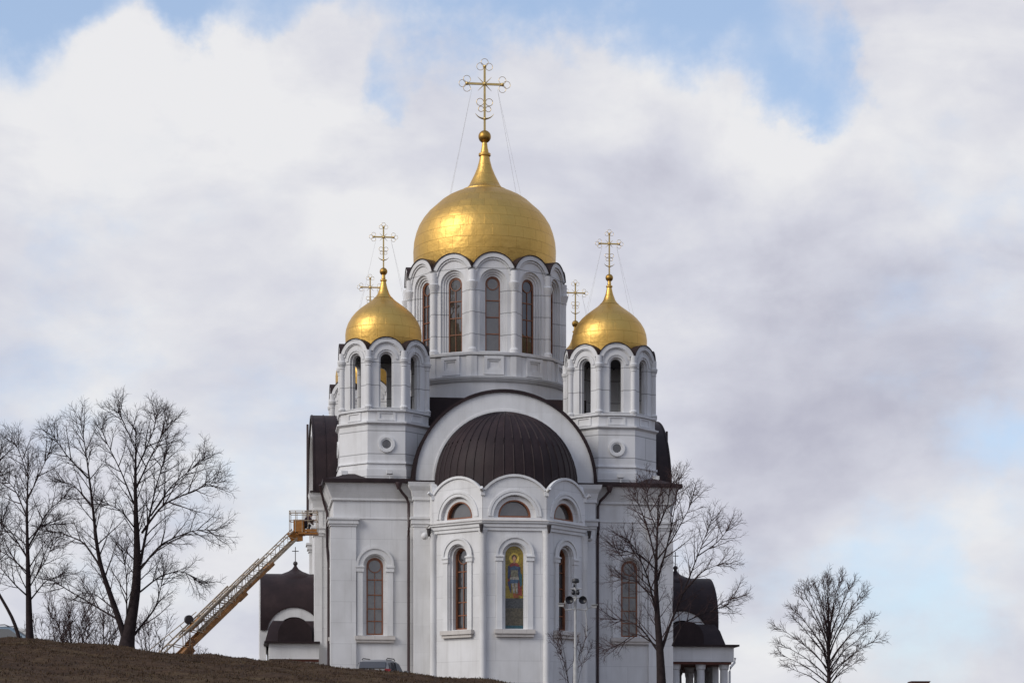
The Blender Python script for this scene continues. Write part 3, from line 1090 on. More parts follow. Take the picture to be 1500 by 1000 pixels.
def build_apse():
    CY = -11.35
    AP = 4.45
    W = AP * math.tan(PI / 8)
    A = BM()
    c8 = math.cos(PI / 8)
    facets = [PI, PI * 5 / 4, PI * 3 / 2, PI * 7 / 4, 0.0]
    mids = facets[1:4]
    # core behind the facing
    lathe(A, [((AP - 0.62) / c8, GZ - 1.5), ((AP - 0.62) / c8, 17.0)], 8, 0, CY, rot=PI / 8)
    for phi in facets:
        M = frame_at(0, CY, AP, phi)
        mid = phi in mids
        w1 = (AP - 0.16) * math.tan(PI / 8)
        if mid:
            plate(A, rect(-W, W, GZ - 1.5, 14.5), [arch(0.66, 8.6, 12.9)], 0.0, -0.155, M)
            plate(A, rect(-w1, w1, GZ - 1.4, 14.45), [arch(0.53, 8.66, 12.9)], -0.16, -0.62, M)
            # gable with its half-round window
            lun = [(1.22, 15.05)] + [(1.22 * math.cos(PI * i / 18), 15.12 + 1.22 * math.sin(PI * i / 18)) for i in range(19)] + [(-1.22, 15.05)]
            plate(A, scallop(W, 14.5, 15.2, 2.3, 20), [lun], 0.06, -0.12, M)
            lun2 = [(0.95, 15.07)] + [(0.95 * math.cos(PI * i / 18), 15.14 + 0.95 * math.sin(PI * i / 18)) for i in range(19)] + [(-0.95, 15.07)]
            plate(A, scallop(w1, 14.52, 15.1, 2.2, 20), [lun2], -0.125, -0.55, M)
        else:
            plate(A, rect(-W, W, GZ - 1.5, 14.5), [], 0.0, -0.6, M)
            plate(A, scallop(W, 14.5, 15.2, 2.3, 20), [], 0.06, -0.5, M)
    apse = part('apse', A, M_WALL, CHURCH)
    bm = BM()
    for phi in mids:
        M = frame_at(0, CY, AP, phi)
        a0 = math.acos(W / 2.3) + 0.01
        plate(bm, arcband(2.2, 2.34, 15.2, a0 + 0.02, PI - a0 - 0.02, 24), [], 0.15, 0.061, M)
        plate(bm, arcband(1.42, 1.56, 15.12), [], 0.12, 0.061, M)
        plate(bm, arcband(1.24, 1.40, 15.12), [], 0.09, 0.061, M)
        # window surround
        plate(bm, arcband(0.72, 1.02, 12.9), [], 0.09, 0.001, M)
        plate(bm, arcband(0.98, 1.12, 12.9), [], 0.15, 0.091, M)
        for e in (-1, 1):
            plate(bm, rect(e * 0.9 - 0.16, e * 0.9 + 0.16, 8.62, 12.55), [], 0.09, 0.001, M)
            plate(bm, rect(e * 0.9 - 0.23, e * 0.9 + 0.23, 12.55, 12.9), [], 0.14, 0.001, M)
            plate(bm, rect(e * 0.9 - 0.27, e * 0.9 + 0.27, 12.78, 12.86), [], 0.19, 0.141, M)
    part('apse_surround', bm, M_TRIM, apse)
    bm = BM()
    for phi in mids:
        M = frame_at(0, CY, AP, phi)
        plate(bm, rect(-1.18, 1.18, 8.36, 8.6), [], 0.27, 0.001, M)
        plate(bm, rect(-1.1, 1.1, 8.18, 8.358), [], 0.18, 0.001, M)
    part('apse_sill', bm, M_SILL, apse)
    # ledge between the windows and the gables
    bm = BM()
    for z0, z1, g in ((14.3, 14.5, 0.08), (14.502, 14.72, 0.15), (14.722, 14.84, 0.24)):
        lathe(bm, [((AP + g) / c8, z0), ((AP + g) / c8, z1)], 8, 0, CY, rot=PI / 8)
    part('apse_ledge', bm, M_TRIM, apse)
    bm = BM()
    lathe(bm, [((AP + 0.3) / c8, 14.842), ((AP + 0.1) / c8, 14.92)], 8, 0, CY, rot=PI / 8)
    part('ledge_flashing', bm, M_SILL, apse)
    for ang in (R(-22.5), R(-67.5), R(-112.5), R(-157.5)):
        bm = BM()
        rr = AP / c8 + 0.02
        cx, cy = rr * math.cos(ang), CY + rr * math.sin(ang)
        lathe(bm, [(0.3, GZ - 1.5), (0.3, GZ + 0.6), (0.2, GZ + 0.75), (0.19, 14.0), (0.28, 14.3)], 16, cx, cy)
        part('apse_column', bm, M_TRIM, apse, smooth=30)
        # drain spout where two gables meet, iron hopper under the ledge
        bm = BM()
        ex, ey = math.cos(ang), math.sin(ang)
        tube(bm, [(cx - ex * 0.1, cy - ey * 0.1, 16.62), (cx + ex * 0.18, cy + ey * 0.18, 16.6), (cx + ex * 0.34, cy + ey * 0.34, 16.72)], [0.11, 0.09, 0.11], 10)
        box(bm, cx - 0.12, cx + 0.12, cy - 0.12, cy + 0.12, 16.3, 16.56)
        part('drain_spout', bm, M_TRIM, apse, smooth=40)
        bm = BM()
        c = Vector((cx + ex * 0.3, cy + ey * 0.3, 14.62))
        tube(bm, [c, c - Vector((0, 0, 0.45))], [0.14, 0.07], 8)
        part('drain_hopper', bm, M_IRON, apse, smooth=40)
    # windows
    for phi in mids:
        M = frame_at(0, CY, AP, phi)
        bm = BM()
        lo = [(0.95, 15.07)] + [(0.95 * math.cos(PI * i / 18), 15.14 + 0.95 * math.sin(PI * i / 18)) for i in range(19)] + [(-0.95, 15.07)]
        li = [(0.85, 15.16)] + [(0.85 * math.cos(PI * i / 18), 15.16 + 0.85 * math.sin(PI * i / 18)) for i in range(1, 18)] + [(-0.85, 15.16)]
        plate(bm, lo, [li], -0.13, -0.42, M)
        part('window_frame', bm, M_WOOD, apse)
        bm = BM()
        plate(bm, [(0.9, 15.1)] + [(0.9 * math.cos(PI * i / 18), 15.14 + 0.9 * math.sin(PI * i / 18)) for i in range(19)] + [(-0.9, 15.1)], [], -0.38, -0.40, M)
        part('window_pane', bm, M_GLASS2, apse)
        if phi != PI * 3 / 2:
            window_parts(M, 0.53, 8.66, 12.9, -0.54, apse, circle=True, bars=(0.2, 0.38, 0.58, 0.8), fr=0.10, deep=0.12)
    # mosaic of a standing warrior saint in the middle bay
    M = frame_at(0, CY, AP, PI * 3 / 2)
    bm = BM()
    keys = list(MOS)
    n = -0.24

    def piece(poly, key, up):
        plate(bm, poly, [], n + up, n + up - 0.006, M, keys.index(key))

    def blobp(cs, cz, rs, rz, k=14):
        return [(cs + rs * math.cos(2 * PI * i / k), cz + rz * math.sin(2 * PI * i / k)) for i in range(k)]
    plate(bm, arch(0.525, 10.42, 12.9), [], n, n - 0.05, M, keys.index('gold'))
    plate(bm, rect(-0.525, 0.525, 9.85, 10.418), [], n, n - 0.05, M, keys.index('slate'))
    plate(bm, rect(-0.525, 0.525, 8.85, 9.848), [], n, n - 0.05, M, keys.index('earth'))
    plate(bm, rect(-0.525, 0.525, 8.67, 8.848), [], n, n - 0.05, M, keys.index('teal'))
    piece([(-0.26, 12.28), (0.27, 12.3), (0.42, 11.7), (0.46, 10.6), (0.5, 10.55), (0.22, 10.62), (0.2, 11.3), (-0.25, 11.4), (-0.38, 11.1), (-0.36, 11.9)], 'red', 0.008)
    piece([(-0.40, 11.35), (-0.22, 11.45), (-0.16, 10.75), (-0.2, 10.7)], 'navy', 0.016)
    piece(blobp(0.0, 12.72, 0.29, 0.31, 20), 'halo', 0.009)
    piece([(-0.27, 12.3), (0.27, 12.3), (0.22, 12.0), (-0.2, 12.0)], 'blue', 0.024)
    piece([(-0.28, 12.36), (-0.1, 12.48), (0.12, 12.48), (0.30, 12.34), (0.24, 12.24), (0.0, 12.30), (-0.24, 12.22)], 'red', 0.032)
    piece([(-0.2, 12.05), (0.21, 12.05), (0.23, 11.62), (-0.2, 11.6)], 'mail', 0.032)
    piece([(-0.36, 12.28), (-0.26, 12.3), (-0.2, 11.9), (-0.28, 11.5), (-0.38, 11.6)], 'navy', 0.030)
    piece([(0.25, 12.28), (0.35, 12.22), (0.38, 11.7), (0.30, 11.45), (0.22, 11.8)], 'navy', 0.030)
    piece([(-0.24, 11.64), (0.25, 11.64), (0.27, 11.5), (-0.26, 11.5)], 'pale', 0.040)
    piece([(-0.25, 11.5), (0.26, 11.5), (0.23, 11.3), (-0.22, 11.28)], 'blue', 0.036)
    piece([(-0.17, 11.29), (-0.01, 11.29), (0.04, 10.9), (0.06, 10.6), (-0.06, 10.6), (-0.10, 10.95)], 'pale', 0.034)
    piece([(0.04, 11.29), (0.19, 11.29), (0.20, 10.9), (0.2, 10.6), (0.12, 10.6)], 'pale', 0.038)
    piece([(-0.07, 10.72), (0.07, 10.72), (0.12, 10.45), (-0.05, 10.45)], 'rust', 0.044)
    piece([(0.11, 10.7), (0.22, 10.7), (0.27, 10.45), (0.11, 10.45)], 'rust', 0.048)
    piece(blobp(0.0, 12.76, 0.15, 0.18), 'hair', 0.030)
    piece(blobp(0.0, 12.71, 0.10, 0.135), 'skin', 0.038)
    piece(rect(-0.05, 0.05, 12.44, 12.6), 'skin', 0.034)
    piece([(0.43, 12.6), (0.45, 12.6), (0.43, 10.6), (0.41, 10.6)], 'rust', 0.050)
    piece([(0.3, 11.95), (0.44, 11.8), (0.45, 11.2), (0.34, 11.05), (0.28, 11.5)], 'teal', 0.052)
    o = part('mosaic_panel', bm, [MOS[k] for k in keys], CHURCH)
    o['label'] = 'gold mosaic of a standing haloed figure in red and blue'

    # ribbed dark half dome
    bm = BM()
    zc, rd = 17.5, 4.26
    prof = [(4.38, 16.3), (4.37, 16.75), (4.32, 17.15)] + [(rd * math.cos(t * PI / 2 / 14), zc + rd * 1.0 * math.sin(t * PI / 2 / 14)) for t in range(0, 14)] + [(0.02, zc + rd)]
    prof = [p for p in prof]
    nseg = 72
    rings = [[(r * math.cos(PI + PI * i / nseg), CY + r * math.sin(PI + PI * i / nseg), z) for i in range(nseg + 1)] for r, z in prof]
    loft(bm, rings, closed=False, cap0=False, cap1=False)
    for k in range(1, 22):
        an = PI + PI * k / 22
        pts = [Vector((r * math.cos(an), CY + r * math.sin(an), z)) for r, z in prof[:-1]]
        tube(bm, pts, 0.05, 4)
    part('apse_roof', bm, M_ROOF, CHURCH, smooth=25)


build_apse()


# ---- downpipes
def downpipes():
    for sx in (-1, 1):
        bm = BM()
        x = sx * 5.72
        pts = [(sx * 6.35, -10.95, 17.6), (sx * 6.3, -10.9, 17.25), (sx * 6.1, -10.75, 17.0), (sx * 5.85, -10.6, 16.75), (x, -10.5, 16.4), (x, -10.5, 15.65), (x, -10.72, 15.4), (x, -10.72, 15.0), (x, -10.5, 14.8), (x, -10.4, 14.5), (x, -10.4, GZ - 0.5)]
        tube(bm, pts, 0.085, 8)
        lathe(bm, [(0.09, 17.2), (0.2, 17.5), (0.2, 17.62)], 10, sx * 6.35, -10.95)
        part('downpipe', bm, M_PIPE, CHURCH, smooth=40)
    bm = BM()
    pts = [(-10.95, -9.4, 17.6), (-10.9, -9.2, 17.3), (-10.7, -8.9, 16.6), (-10.5, -8.75, 16.0), (-10.5, -8.7, 14.0), (-10.42, -8.7, 13.0), (-10.42, -8.7, GZ - 0.5)]
    tube(bm, pts, 0.085, 8)
    part('downpipe', bm, M_PIPE, CHURCH, smooth=40)
    for sx in (-1, 1):
        bm = BM()
        x = sx * 11.5
        tube(bm, [(x, -2.5, 22.3), (x, -2.5, 16.4), (x - sx * 0.15, -2.5, 16.2), (x - sx * 0.4, -2.5, 16.0)], 0.07, 8)
        part('downpipe', bm, M_PIPE, CHURCH, smooth=40)
    for px in (-1, 1):
        bm = BM()     # floodlights on the ledge ends
        ball(bm, (px * 4.9, -12.3, 14.3), 0.22, 10, 8)
        box(bm, px * 4.9 - 0.3, px * 4.9 + 0.3, -12.35, -12.25, 14.5, 14.62)
        part('ledge_floodlight', bm, M_TRIM, CHURCH, smooth=40)


downpipes()


# ---- side porches
def build_porch(sx, vend, vroof, vman):
    def X(v):
        return sx * v

    def bx(bm, v0, v1, y0, y1, z0, z1):
        a, b = sorted((X(v0), X(v1)))
        box(bm, a, b, y0, y1, z0, z1)
    bm = BM()
    bx(bm, 10.9, vend, -6.0, 6.0, 7.35, 8.3)
    porch = part('porch', bm, M_TRIM, CHURCH)
    bm = BM()
    bx(bm, 10.9, vend - 0.12, -5.85, 5.85, 7.2, 7.348)
    part('porch_soffit', bm, M_SOFFIT, porch)
    bm = BM()
    # eaves slab and steep lower roof
    bx(bm, 10.85, vend + 0.3, -6.3, 6.3, 8.302, 8.42)
    v1 = vman
    rg = []
    for z, y, v in ((8.422, 4.9, v1 + 0.25), (8.9, 4.6, v1 + 0.12), (9.4, 4.25, v1), (9.85, 3.7, v1 - 0.25)):
        xs = sorted((X(10.7), X(v)))
        rg.append([(xs[0], -y, z), (xs[1], -y, z), (xs[1], y, z), (xs[0], y, z)])
    loft(bm, rg)
    # small dark barrels in front of the gables
    vc = 12.35
    for sy in (-1, 1):
        MM = frame_at(X(vc), 0, 3.0, sy * PI / 2)
        plate(bm, arch(1.05, 8.425, 8.9, n=20), [], 1.95, -0.2, MM)
        plate(bm, arcband(1.05, 1.12, 8.9, n=20), [], 0.5, -0.2, MM)
        # gable coping
        plate(bm, arcband(1.72, 1.80, 9.0, R(10), R(170)), [], 0.3, -0.6, MM)
    part('porch_lower_roof', bm, M_ROOF, porch, smooth=25)
    for sy in (-1, 1):
        bm = BM()
        MM = frame_at(X(vc), 0, 3.0, sy * PI / 2)
        plate(bm, arcband(1.13, 1.715, 9.0, n=24), [], 0.22, -0.4, MM)
        part('porch_gable', bm, M_TRIM, porch)
    # barrel roof running outwards, with its end wall
    bm = BM()
    Mr = frame_at(0, 0, 0.0, 0.0 if sx > 0 else PI)
    plate(bm, arcband(2.95, 3.05, 10.05, n=32), [], vroof, 10.6, Mr)
    bx(bm, 10.6, vroof, -3.05, -2.95, 9.3, 10.049)
    bx(bm, 10.6, vroof, 2.95, 3.05, 9.3, 10.049)
    # pointed cupola on the crossing
    lathe(bm, [(1.78, 12.2), (1.65, 12.55), (1.45, 12.82), (1.15, 13.0), (0.78, 13.14), (0.45, 13.27), (0.22, 13.42), (0.10, 13.6), (0.08, 13.75)], 24, X(12.2 if sx < 0 else 12.55), 0)
    part('porch_roof', bm, M_ROOF, porch, smooth=25)
    bm = BM()
    plate(bm, arcband(0.02, 2.94, 10.05, n=32), [], vroof + 0.05, 10.7, Mr)
    bx(bm, 10.7, vroof + 0.05, -2.94, 2.94, 8.43, 10.045)
    bx(bm, vroof - 0.35, vroof + 0.05, -2.94, 2.94, GZ - 1, 8.428)
    part('porch_end_wall', bm, M_TRIM, porch)
    bm = cross_bm(13.85, 1.05, 0.26, 0.72, 0.025, ornate=False)
    bmesh.ops.translate(bm, verts=bm.verts, vec=(X(12.2 if sx < 0 else 12.55), 0, 0))
    ball(bm, (X(12.2 if sx < 0 else 12.55), 0, 13.78), 0.15, 12, 8)
    part('porch_cross', bm, M_IRON, porch, smooth=40)
    for v in ((11.55, 13.1, vend - 0.5) if sx < 0 else (11.5, 13.1, vend - 0.5)):
        for y in (-5.4, -1.9, 1.9, 5.4):
            bm = BM()
            lathe(bm, [(0.36, GZ - 1), (0.36, GZ + 0.3), (0.27, GZ + 0.45), (0.25, 6.85), (0.30, 6.9), (0.34, 7.2)], 16, X(v), y)
            part('porch_column', bm, M_TRIM, porch, smooth=30)
    if sx > 0:
        bm = BM()
        tube(bm, [(X(vend + 0.1), -5.95, 7.6), (X(vend + 0.05), -6.0, 7.3), (X(vend - 0.22), -6.05, 7.0), (X(vend - 0.28), -6.05, 6.7), (X(vend - 0.28), -6.05, GZ - 0.4)], 0.075, 8)
        part('porch_downpipe', bm, M_TRIM, porch, smooth=40)


build_porch(-1, 13.95, 14.45, 13.95)
build_porch(1, 15.1, 14.75, 14.6)


# ------------------------------------------------------------------ trees
def bark(name, c):
    return simple(name, c, 0.95, 0, 0.35, 6.0, 0.1)


M_BARK = bark('dark_bark', (0.030, 0.022, 0.022))
M_TWIG = bark('twig_bark', (0.043, 0.030, 0.031))
M_TWIG2 = bark('reddish_twig_bark', (0.060, 0.038, 0.037))


def tubes_mesh(groups):
    """groups: list of (points array B,n,3, radii B,n, sides)"""
    Vs, Fs, off = [], [], 0
    for P, Rr, k in groups:
        P, Rr = np.asarray(P, float), np.asarray(Rr, float)
        B, n, _ = P.shape
        T = np.gradient(P, axis=1)
        T /= np.linalg.norm(T, axis=2, keepdims=True) + 1e-9
        ref = np.where(np.abs(T[..., 2:3]) < 0.9, np.array([0, 0, 1.0]), np.array([1.0, 0, 0]))
        # one reference for a whole branch keeps the rings from twisting
        ref = np.broadcast_to(ref[:, :1], T.shape)
        A = np.cross(T, ref)
        A /= np.linalg.norm(A, axis=2, keepdims=True) + 1e-9
        C = np.cross(T, A)
        ang = np.arange(k) * 2 * PI / k
        ring = P[:, :, None] + (A[:, :, None] * np.cos(ang)[:, None] + C[:, :, None] * np.sin(ang)[:, None]) * Rr[:, :, None, None]
        Vs.append(ring.reshape(-1, 3))
        idx = np.arange(B * n * k).reshape(B, n, k) + off
        a, b = idx[:, :-1], idx[:, 1:]
        F = np.stack([a, np.roll(a, -1, 2), np.roll(b, -1, 2), b], -1).reshape(-1, 4)
        Fs.append(F)
        off += B * n * k
    return np.concatenate(Vs), np.concatenate(Fs)


def np_mesh(name, V, F, mat, parent=None):
    me = bpy.data.meshes.new(name)
    me.vertices.add(len(V))
    me.vertices.foreach_set('co', np.ascontiguousarray(V, dtype=np.float32).ravel())
    me.loops.add(F.size)
    me.loops.foreach_set('vertex_index', np.ascontiguousarray(F, dtype=np.int32).ravel())
    me.polygons.add(len(F))
    me.polygons.foreach_set('loop_start', np.arange(0, F.size, 4, dtype=np.int32))
    me.polygons.foreach_set('use_smooth', np.ones(len(F), dtype=bool))
    me.update(calc_edges=True)
    me.materials.append(mat)
    o = bpy.data.objects.new(name, me)
    COL.objects.link(o)
    o.parent = parent
    return o


def resample(pts, n):
    P = np.array(pts, float)
    # smooth curve through the points
    d = np.concatenate([[0], np.cumsum(np.linalg.norm(np.diff(P, axis=0), axis=1))])
    t = np.linspace(0, d[-1], n)
    Q = np.stack([np.interp(t, d, P[:, i]) for i in range(3)], -1)
    for _ in range(2):
        Q[1:-1] = 0.25 * Q[:-2] + 0.5 * Q[1:-1] + 0.25 * Q[2:]
    return Q, d[-1]


def grow(prnd, pos, dirv, length, n, up, wander):
    """one curved branch of n points"""
    pts = [pos]
    d = dirv
    st = length / (n - 1)
    p = pos
    for i in range(n - 1):
        d = d + np.array([prnd.gauss(0, wander), prnd.gauss(0, wander), prnd.gauss(0, wander) + up])
        d = d / np.linalg.norm(d)
        p = p + d * st
        pts.append(p)
    return pts


def children_of(prnd, P, L, count, t0, ang, ln, n, up, wander, env=None, flat=None):
    """branches set along polyline P at even steps from t0 to the tip"""
    out = []
    m = len(P)
    az = prnd.uniform(0, 2 * PI)
    for c in range(count):
        t = t0 + (1 - t0) * (c + prnd.uniform(0.1, 0.9)) / count
        f = t * (m - 1)
        i = min(int(f), m - 2)
        pos = P[i] + (P[i + 1] - P[i]) * (f - i)
        T = P[i + 1] - P[i]
        T = T / (np.linalg.norm(T) + 1e-9)
        ref = np.array([0, 0, 1.0]) if abs(T[2]) < 0.9 else np.array([1.0, 0, 0])
        A = np.cross(T, ref)
        A /= np.linalg.norm(A)
        C = np.cross(T, A)
        az += 2.4 + prnd.uniform(-0.5, 0.5)
        th = ang * prnd.uniform(0.75, 1.25)
        d = T * math.cos(th) + (A * math.cos(az) + C * math.sin(az)) * math.sin(th)
        l = ln * prnd.uniform(0.6, 1.15) * (env(t) if env else (1 - 0.55 * t))
        out.append((pos, d, l, t))
    return [(grow(prnd, pos, d, l, n, up, wander), l, t) for pos, d, l, t in out]


def bare_tree(name, label, cat, stems, base, seed, twig=0.0056, dens=1.05, mat=M_TWIG, group=None, c1=(12, 0.72, 2.3), c2=(9, 0.66, 0.95), c3=(5, 0.65, 0.42), up=0.03, trim=0.9):
    """stems: list of (points, r0, r1, density): the trunk first, then its limbs, each as a polyline"""
    prnd = random.Random(seed)
    root = empty(name, base)
    b = np.array(base)
    wood, twigs1, twigs2, twigs3 = [], [], [], []
    for si, (pts, r0, r1, dn) in enumerate(stems):
        P, L = resample(pts, 22)
        if trim < 1:
            P, L = resample([tuple(q) for q in P[:max(6, int(round(22 * trim)))]], 22)
        wob = np.cumsum(np.array([[prnd.gauss(0, 0.012) for _ in range(3)] for _ in range(22)]), axis=0) * L * 0.045
        wob[0] = 0
        P = P + wob
        rr = np.linspace(0, 1, 22)
        if si:
            r0 *= 0.85
        rad = r1 + (r0 - r1) * (1 - rr) ** 1.3
        if si == 0:
            rad = rad * (1 + 0.55 * np.exp(-rr * 22))
        wood.append((P, rad))
        cnt = max(2, int(c1[0] * dn * dens * L / 4.0))
        l1 = children_of(prnd, P, L, cnt, 0.2 if si else 0.3, c1[1], c1[2] * min(1.0, 0.45 + L / 8), 9, up, 0.045)
        l1 += children_of(prnd, P[-6:], L, 5, 0.0, 0.45, c1[2] * 0.6, 9, up, 0.045)
        for p1, L1, t1 in l1:
            r = max(twig * 1.7, min(0.034, 0.0135 * L1 + 0.006))
            twigs1.append((p1, np.linspace(r, twig, 9)))
            A1 = np.array(p1)
            n2 = max(2, int(c2[0] * dens * (0.4 + 0.6 * L1 / c1[2])))
            for p2, L2, t2 in children_of(prnd, A1, L1, n2, 0.15, c2[1], c2[2] * (0.4 + 0.6 * L1 / c1[2]), 6, up * 0.5, 0.06):
                twigs2.append((p2, np.linspace(twig * 1.55, twig * 0.75, 6)))
                A2 = np.array(p2)
                for p3, L3, t3 in children_of(prnd, A2, L2, max(1, int(c3[0] * dens)), 0.2, c3[1], c3[2], 4, up * 0.4, 0.10):
                    twigs3.append((p3, np.linspace(twig * 0.9, twig * 0.5, 4)))
    V, F = tubes_mesh([([w[0] for w in wood], [w[1] for w in wood], 10)])
    np_mesh('trunk', V - b, F, M_BARK, root)
    gs = [([w[0] for w in t], [w[1] for w in t], k) for t, k in ((twigs1, 5), (twigs2, 3), (twigs3, 3)) if t]
    V, F = tubes_mesh(gs)
    np_mesh('crown', V - b, F, mat, root)
    tag(root, label, cat, group)
    return root


def stem_px(pts, Y, dys=None):
    out = []
    for i, (px, py) in enumerate(pts):
        y = Y + (dys[i] if dys else 0)
        out.append(tuple(at(px, py, y)))
    return out


def spread(prnd, n, amt):
    s = prnd.choice((-1, 1)) * prnd.uniform(0.3, 1.0) * amt
    return [s * (i / (n - 1)) ** 1.3 for i in range(n)]


def tree_from_px(name, label, Y, trunk, limbs, seed, base_r, **kw):
    prnd = random.Random(seed + 100)
    x0, y0 = trunk[0]
    p0 = at(x0, y0, Y)
    g = gh(p0.x, Y)
    base = (p0.x, Y, g)
    tp = [(p0.x, Y, g - 0.3)] + stem_px(trunk, Y)
    stems = [(tp, base_r, 0.02, kw.pop('trunk_dens', 1.0))]
    for pts, r in limbs:
        stems.append((stem_px(pts, Y, spread(prnd, len(pts), kw.get('depth', 2.2))), r, 0.011, 1.0))
    kw.pop('depth', None)
    return bare_tree(name, label, 'tree', stems, base, seed, **kw)


TG = 'bare winter trees'
tree_from_px('bare_tree', 'largest bare tree on the slope, splitting low into two tall stems', 91.5,
    [(184, 944), (192, 905), (197, 889), (202, 834), (199.5, 775), (197, 708), (199.5, 653), (197, 590)],
    [([(184, 938), (174, 905), (155, 859), (145, 826), (136.5, 742), (130, 691), (122, 637), (108, 572)], 0.17),
     ([(205, 826), (216, 771), (227, 721), (239, 679), (252, 632)], 0.075),
     ([(204, 835), (235, 796), (286, 775), (332, 778)], 0.06),
     ([(208, 780), (239, 737), (290, 716), (336, 697)], 0.065),
     ([(203, 868), (235, 842), (269, 834), (302, 862)], 0.05),
     ([(192, 935), (229, 889), (244, 826)], 0.075),
     ([(145, 826), (122, 792), (84, 779), (52, 776)], 0.055),
     ([(129, 700), (97, 666), (71, 628)], 0.045),
     ([(170, 905), (134, 884), (92, 859), (63, 842)], 0.05),
     ([(196, 737), (176, 687), (155, 645), (145, 615)], 0.045),
     ([(186, 915), (185, 842), (176, 792)], 0.045),
     ([(199, 775), (176, 746), (143, 731)], 0.04),
     ([(199, 716), (222, 666), (252, 610)], 0.045),
     ([(221, 755), (252, 710), (311, 662)], 0.045),
     ([(137, 742), (110, 712), (80, 700)], 0.035),
     ([(199, 660), (184, 625), (170, 596)], 0.03),
     ([(199, 690), (225, 630), (232, 596)], 0.035),
     ([(165, 890), (140, 870), (116, 868)], 0.035)],
    21, 0.29, group=TG, depth=2.4)
tree_from_px('bare_tree', 'slim straight bare tree at the left edge, left of the twin-stemmed tree', 93.0,
    [(44, 934), (43, 885), (42, 834), (40, 750), (42, 687), (44, 641)],
    [([(42, 820), (16, 778), (-16, 752)], 0.05), ([(42, 800), (71, 746), (105, 720)], 0.05), ([(42, 840), (15, 815), (-10, 800)], 0.045),
     ([(43, 875), (24, 858), (0, 830), (-20, 815)], 0.045), ([(43, 880), (67, 850), (95, 842)], 0.045), ([(40, 758), (22, 716), (2, 694)], 0.04),
     ([(41, 730), (60, 690), (76, 655)], 0.04), ([(42, 700), (30, 665), (18, 640)], 0.03), ([(42, 790), (60, 770), (90, 765)], 0.035), ([(43, 860), (70, 815), (80, 790)], 0.035)],
    33, 0.17, group=TG, depth=2.0)
tree_from_px('bare_tree', 'leaning bare tree cut off by the left edge of the photo', 94.5,
    [(32, 934), (14, 888), (-6, 868), (-20, 820), (-30, 760), (-34, 690), (-30, 640)],
    [([(-10, 850), (-2, 790), (8, 745)], 0.05), ([(-22, 800), (-14, 730), (0, 676)], 0.05), ([(-28, 740), (-8, 690), (6, 650)], 0.04)],
    35, 0.085, group=TG, depth=1.5)
tree_from_px('bare_tree', 'bare tree standing in front of the right-hand wall of the church', 99.0,
    [(969, 1003), (968, 959), (964, 912), (961, 864), (962, 816), (964.5, 772), (966, 722), (968, 692)],
    [([(963, 905), (949, 844), (929, 799), (907, 779)], 0.07), ([(963, 952), (942, 922), (922, 908), (888, 905)], 0.06),
     ([(968, 955), (983, 908), (997, 878), (1021, 816), (1044, 755), (1051, 736)], 0.085), ([(963, 850), (980, 789), (991, 728), (997, 682)], 0.06),
     ([(961, 823), (949, 772), (936, 738), (925, 712)], 0.05), ([(961, 880), (932, 850), (898, 844)], 0.045), ([(985, 945), (1000, 912), (1031, 898), (1078, 882)], 0.05),
     ([(963, 946), (932, 925), (905, 946), (881, 954)], 0.04), ([(962, 820), (985, 790), (1012, 740), (1018, 715)], 0.045), ([(1040, 897), (1058, 882), (1080, 872)], 0.03),
     ([(964, 780), (950, 745), (946, 700)], 0.04), ([(965, 770), (978, 740), (984, 700)], 0.04), ([(962, 835), (938, 812), (905, 805)], 0.04),
     ([(999, 870), (1030, 835), (1070, 820)], 0.04), ([(1020, 815), (1050, 795), (1075, 765)], 0.035), ([(961, 868), (930, 838), (890, 790)], 0.035)],
    47, 0.27, mat=M_TWIG2, group=TG, depth=2.2, dens=0.9)


def round_tree():
    prnd = random.Random(77)
    Y = 118.0
    k = Y / FPX
    p0 = at(1214, 1000, Y)
    g = gh(p0.x, Y)
    trunk = [(p0.x, Y, g - 0.3), tuple(at(1214, 1010, Y)), tuple(at(1214, 957, Y)), tuple(at(1215, 926, Y)), tuple(at(1213, 885, Y)), tuple(at(1212, 838, Y))]
    stems = [(trunk, 0.2, 0.008, 0.8)]
    az = 0.0
    C = at(1214, 938, Y)
    for i in range(36):
        q = (i + 0.5) / 36
        ph = R(-24) + R(108) * q ** 0.9
        az += 2.4 + prnd.uniform(-0.3, 0.3)
        e = Vector((math.cos(az), math.sin(az), 0))
        z0 = at(1214, 1012 - 88 * (ph + R(24)) / R(108), Y)
        k2 = prnd.uniform(0.86, 1.06)
        end = C + e * (3.05 * math.cos(ph) * k2) + Vector((0, 0, 3.5 * math.sin(ph) * k2))
        dv = end - z0
        pts = [tuple(z0)]
        for s in (0.25, 0.5, 0.75, 1.0):
            pts.append((z0.x + dv.x * s ** 1.2, z0.y + dv.y * s ** 1.2, z0.z + dv.z * s ** 0.9 + prnd.uniform(-0.06, 0.06)))
        stems.append((pts, 0.05, 0.008, 0.75))
    bare_tree('bare_tree', 'small rounded bare tree standing alone on the far right', 'tree', stems, (p0.x, Y, g), 55, group=TG, c1=(11, 0.6, 1.15), c2=(6, 0.55, 0.6), c3=(2, 0.5, 0.34), mat=M_TWIG2, twig=0.0068, up=0.012, trim=1.0)


round_tree()


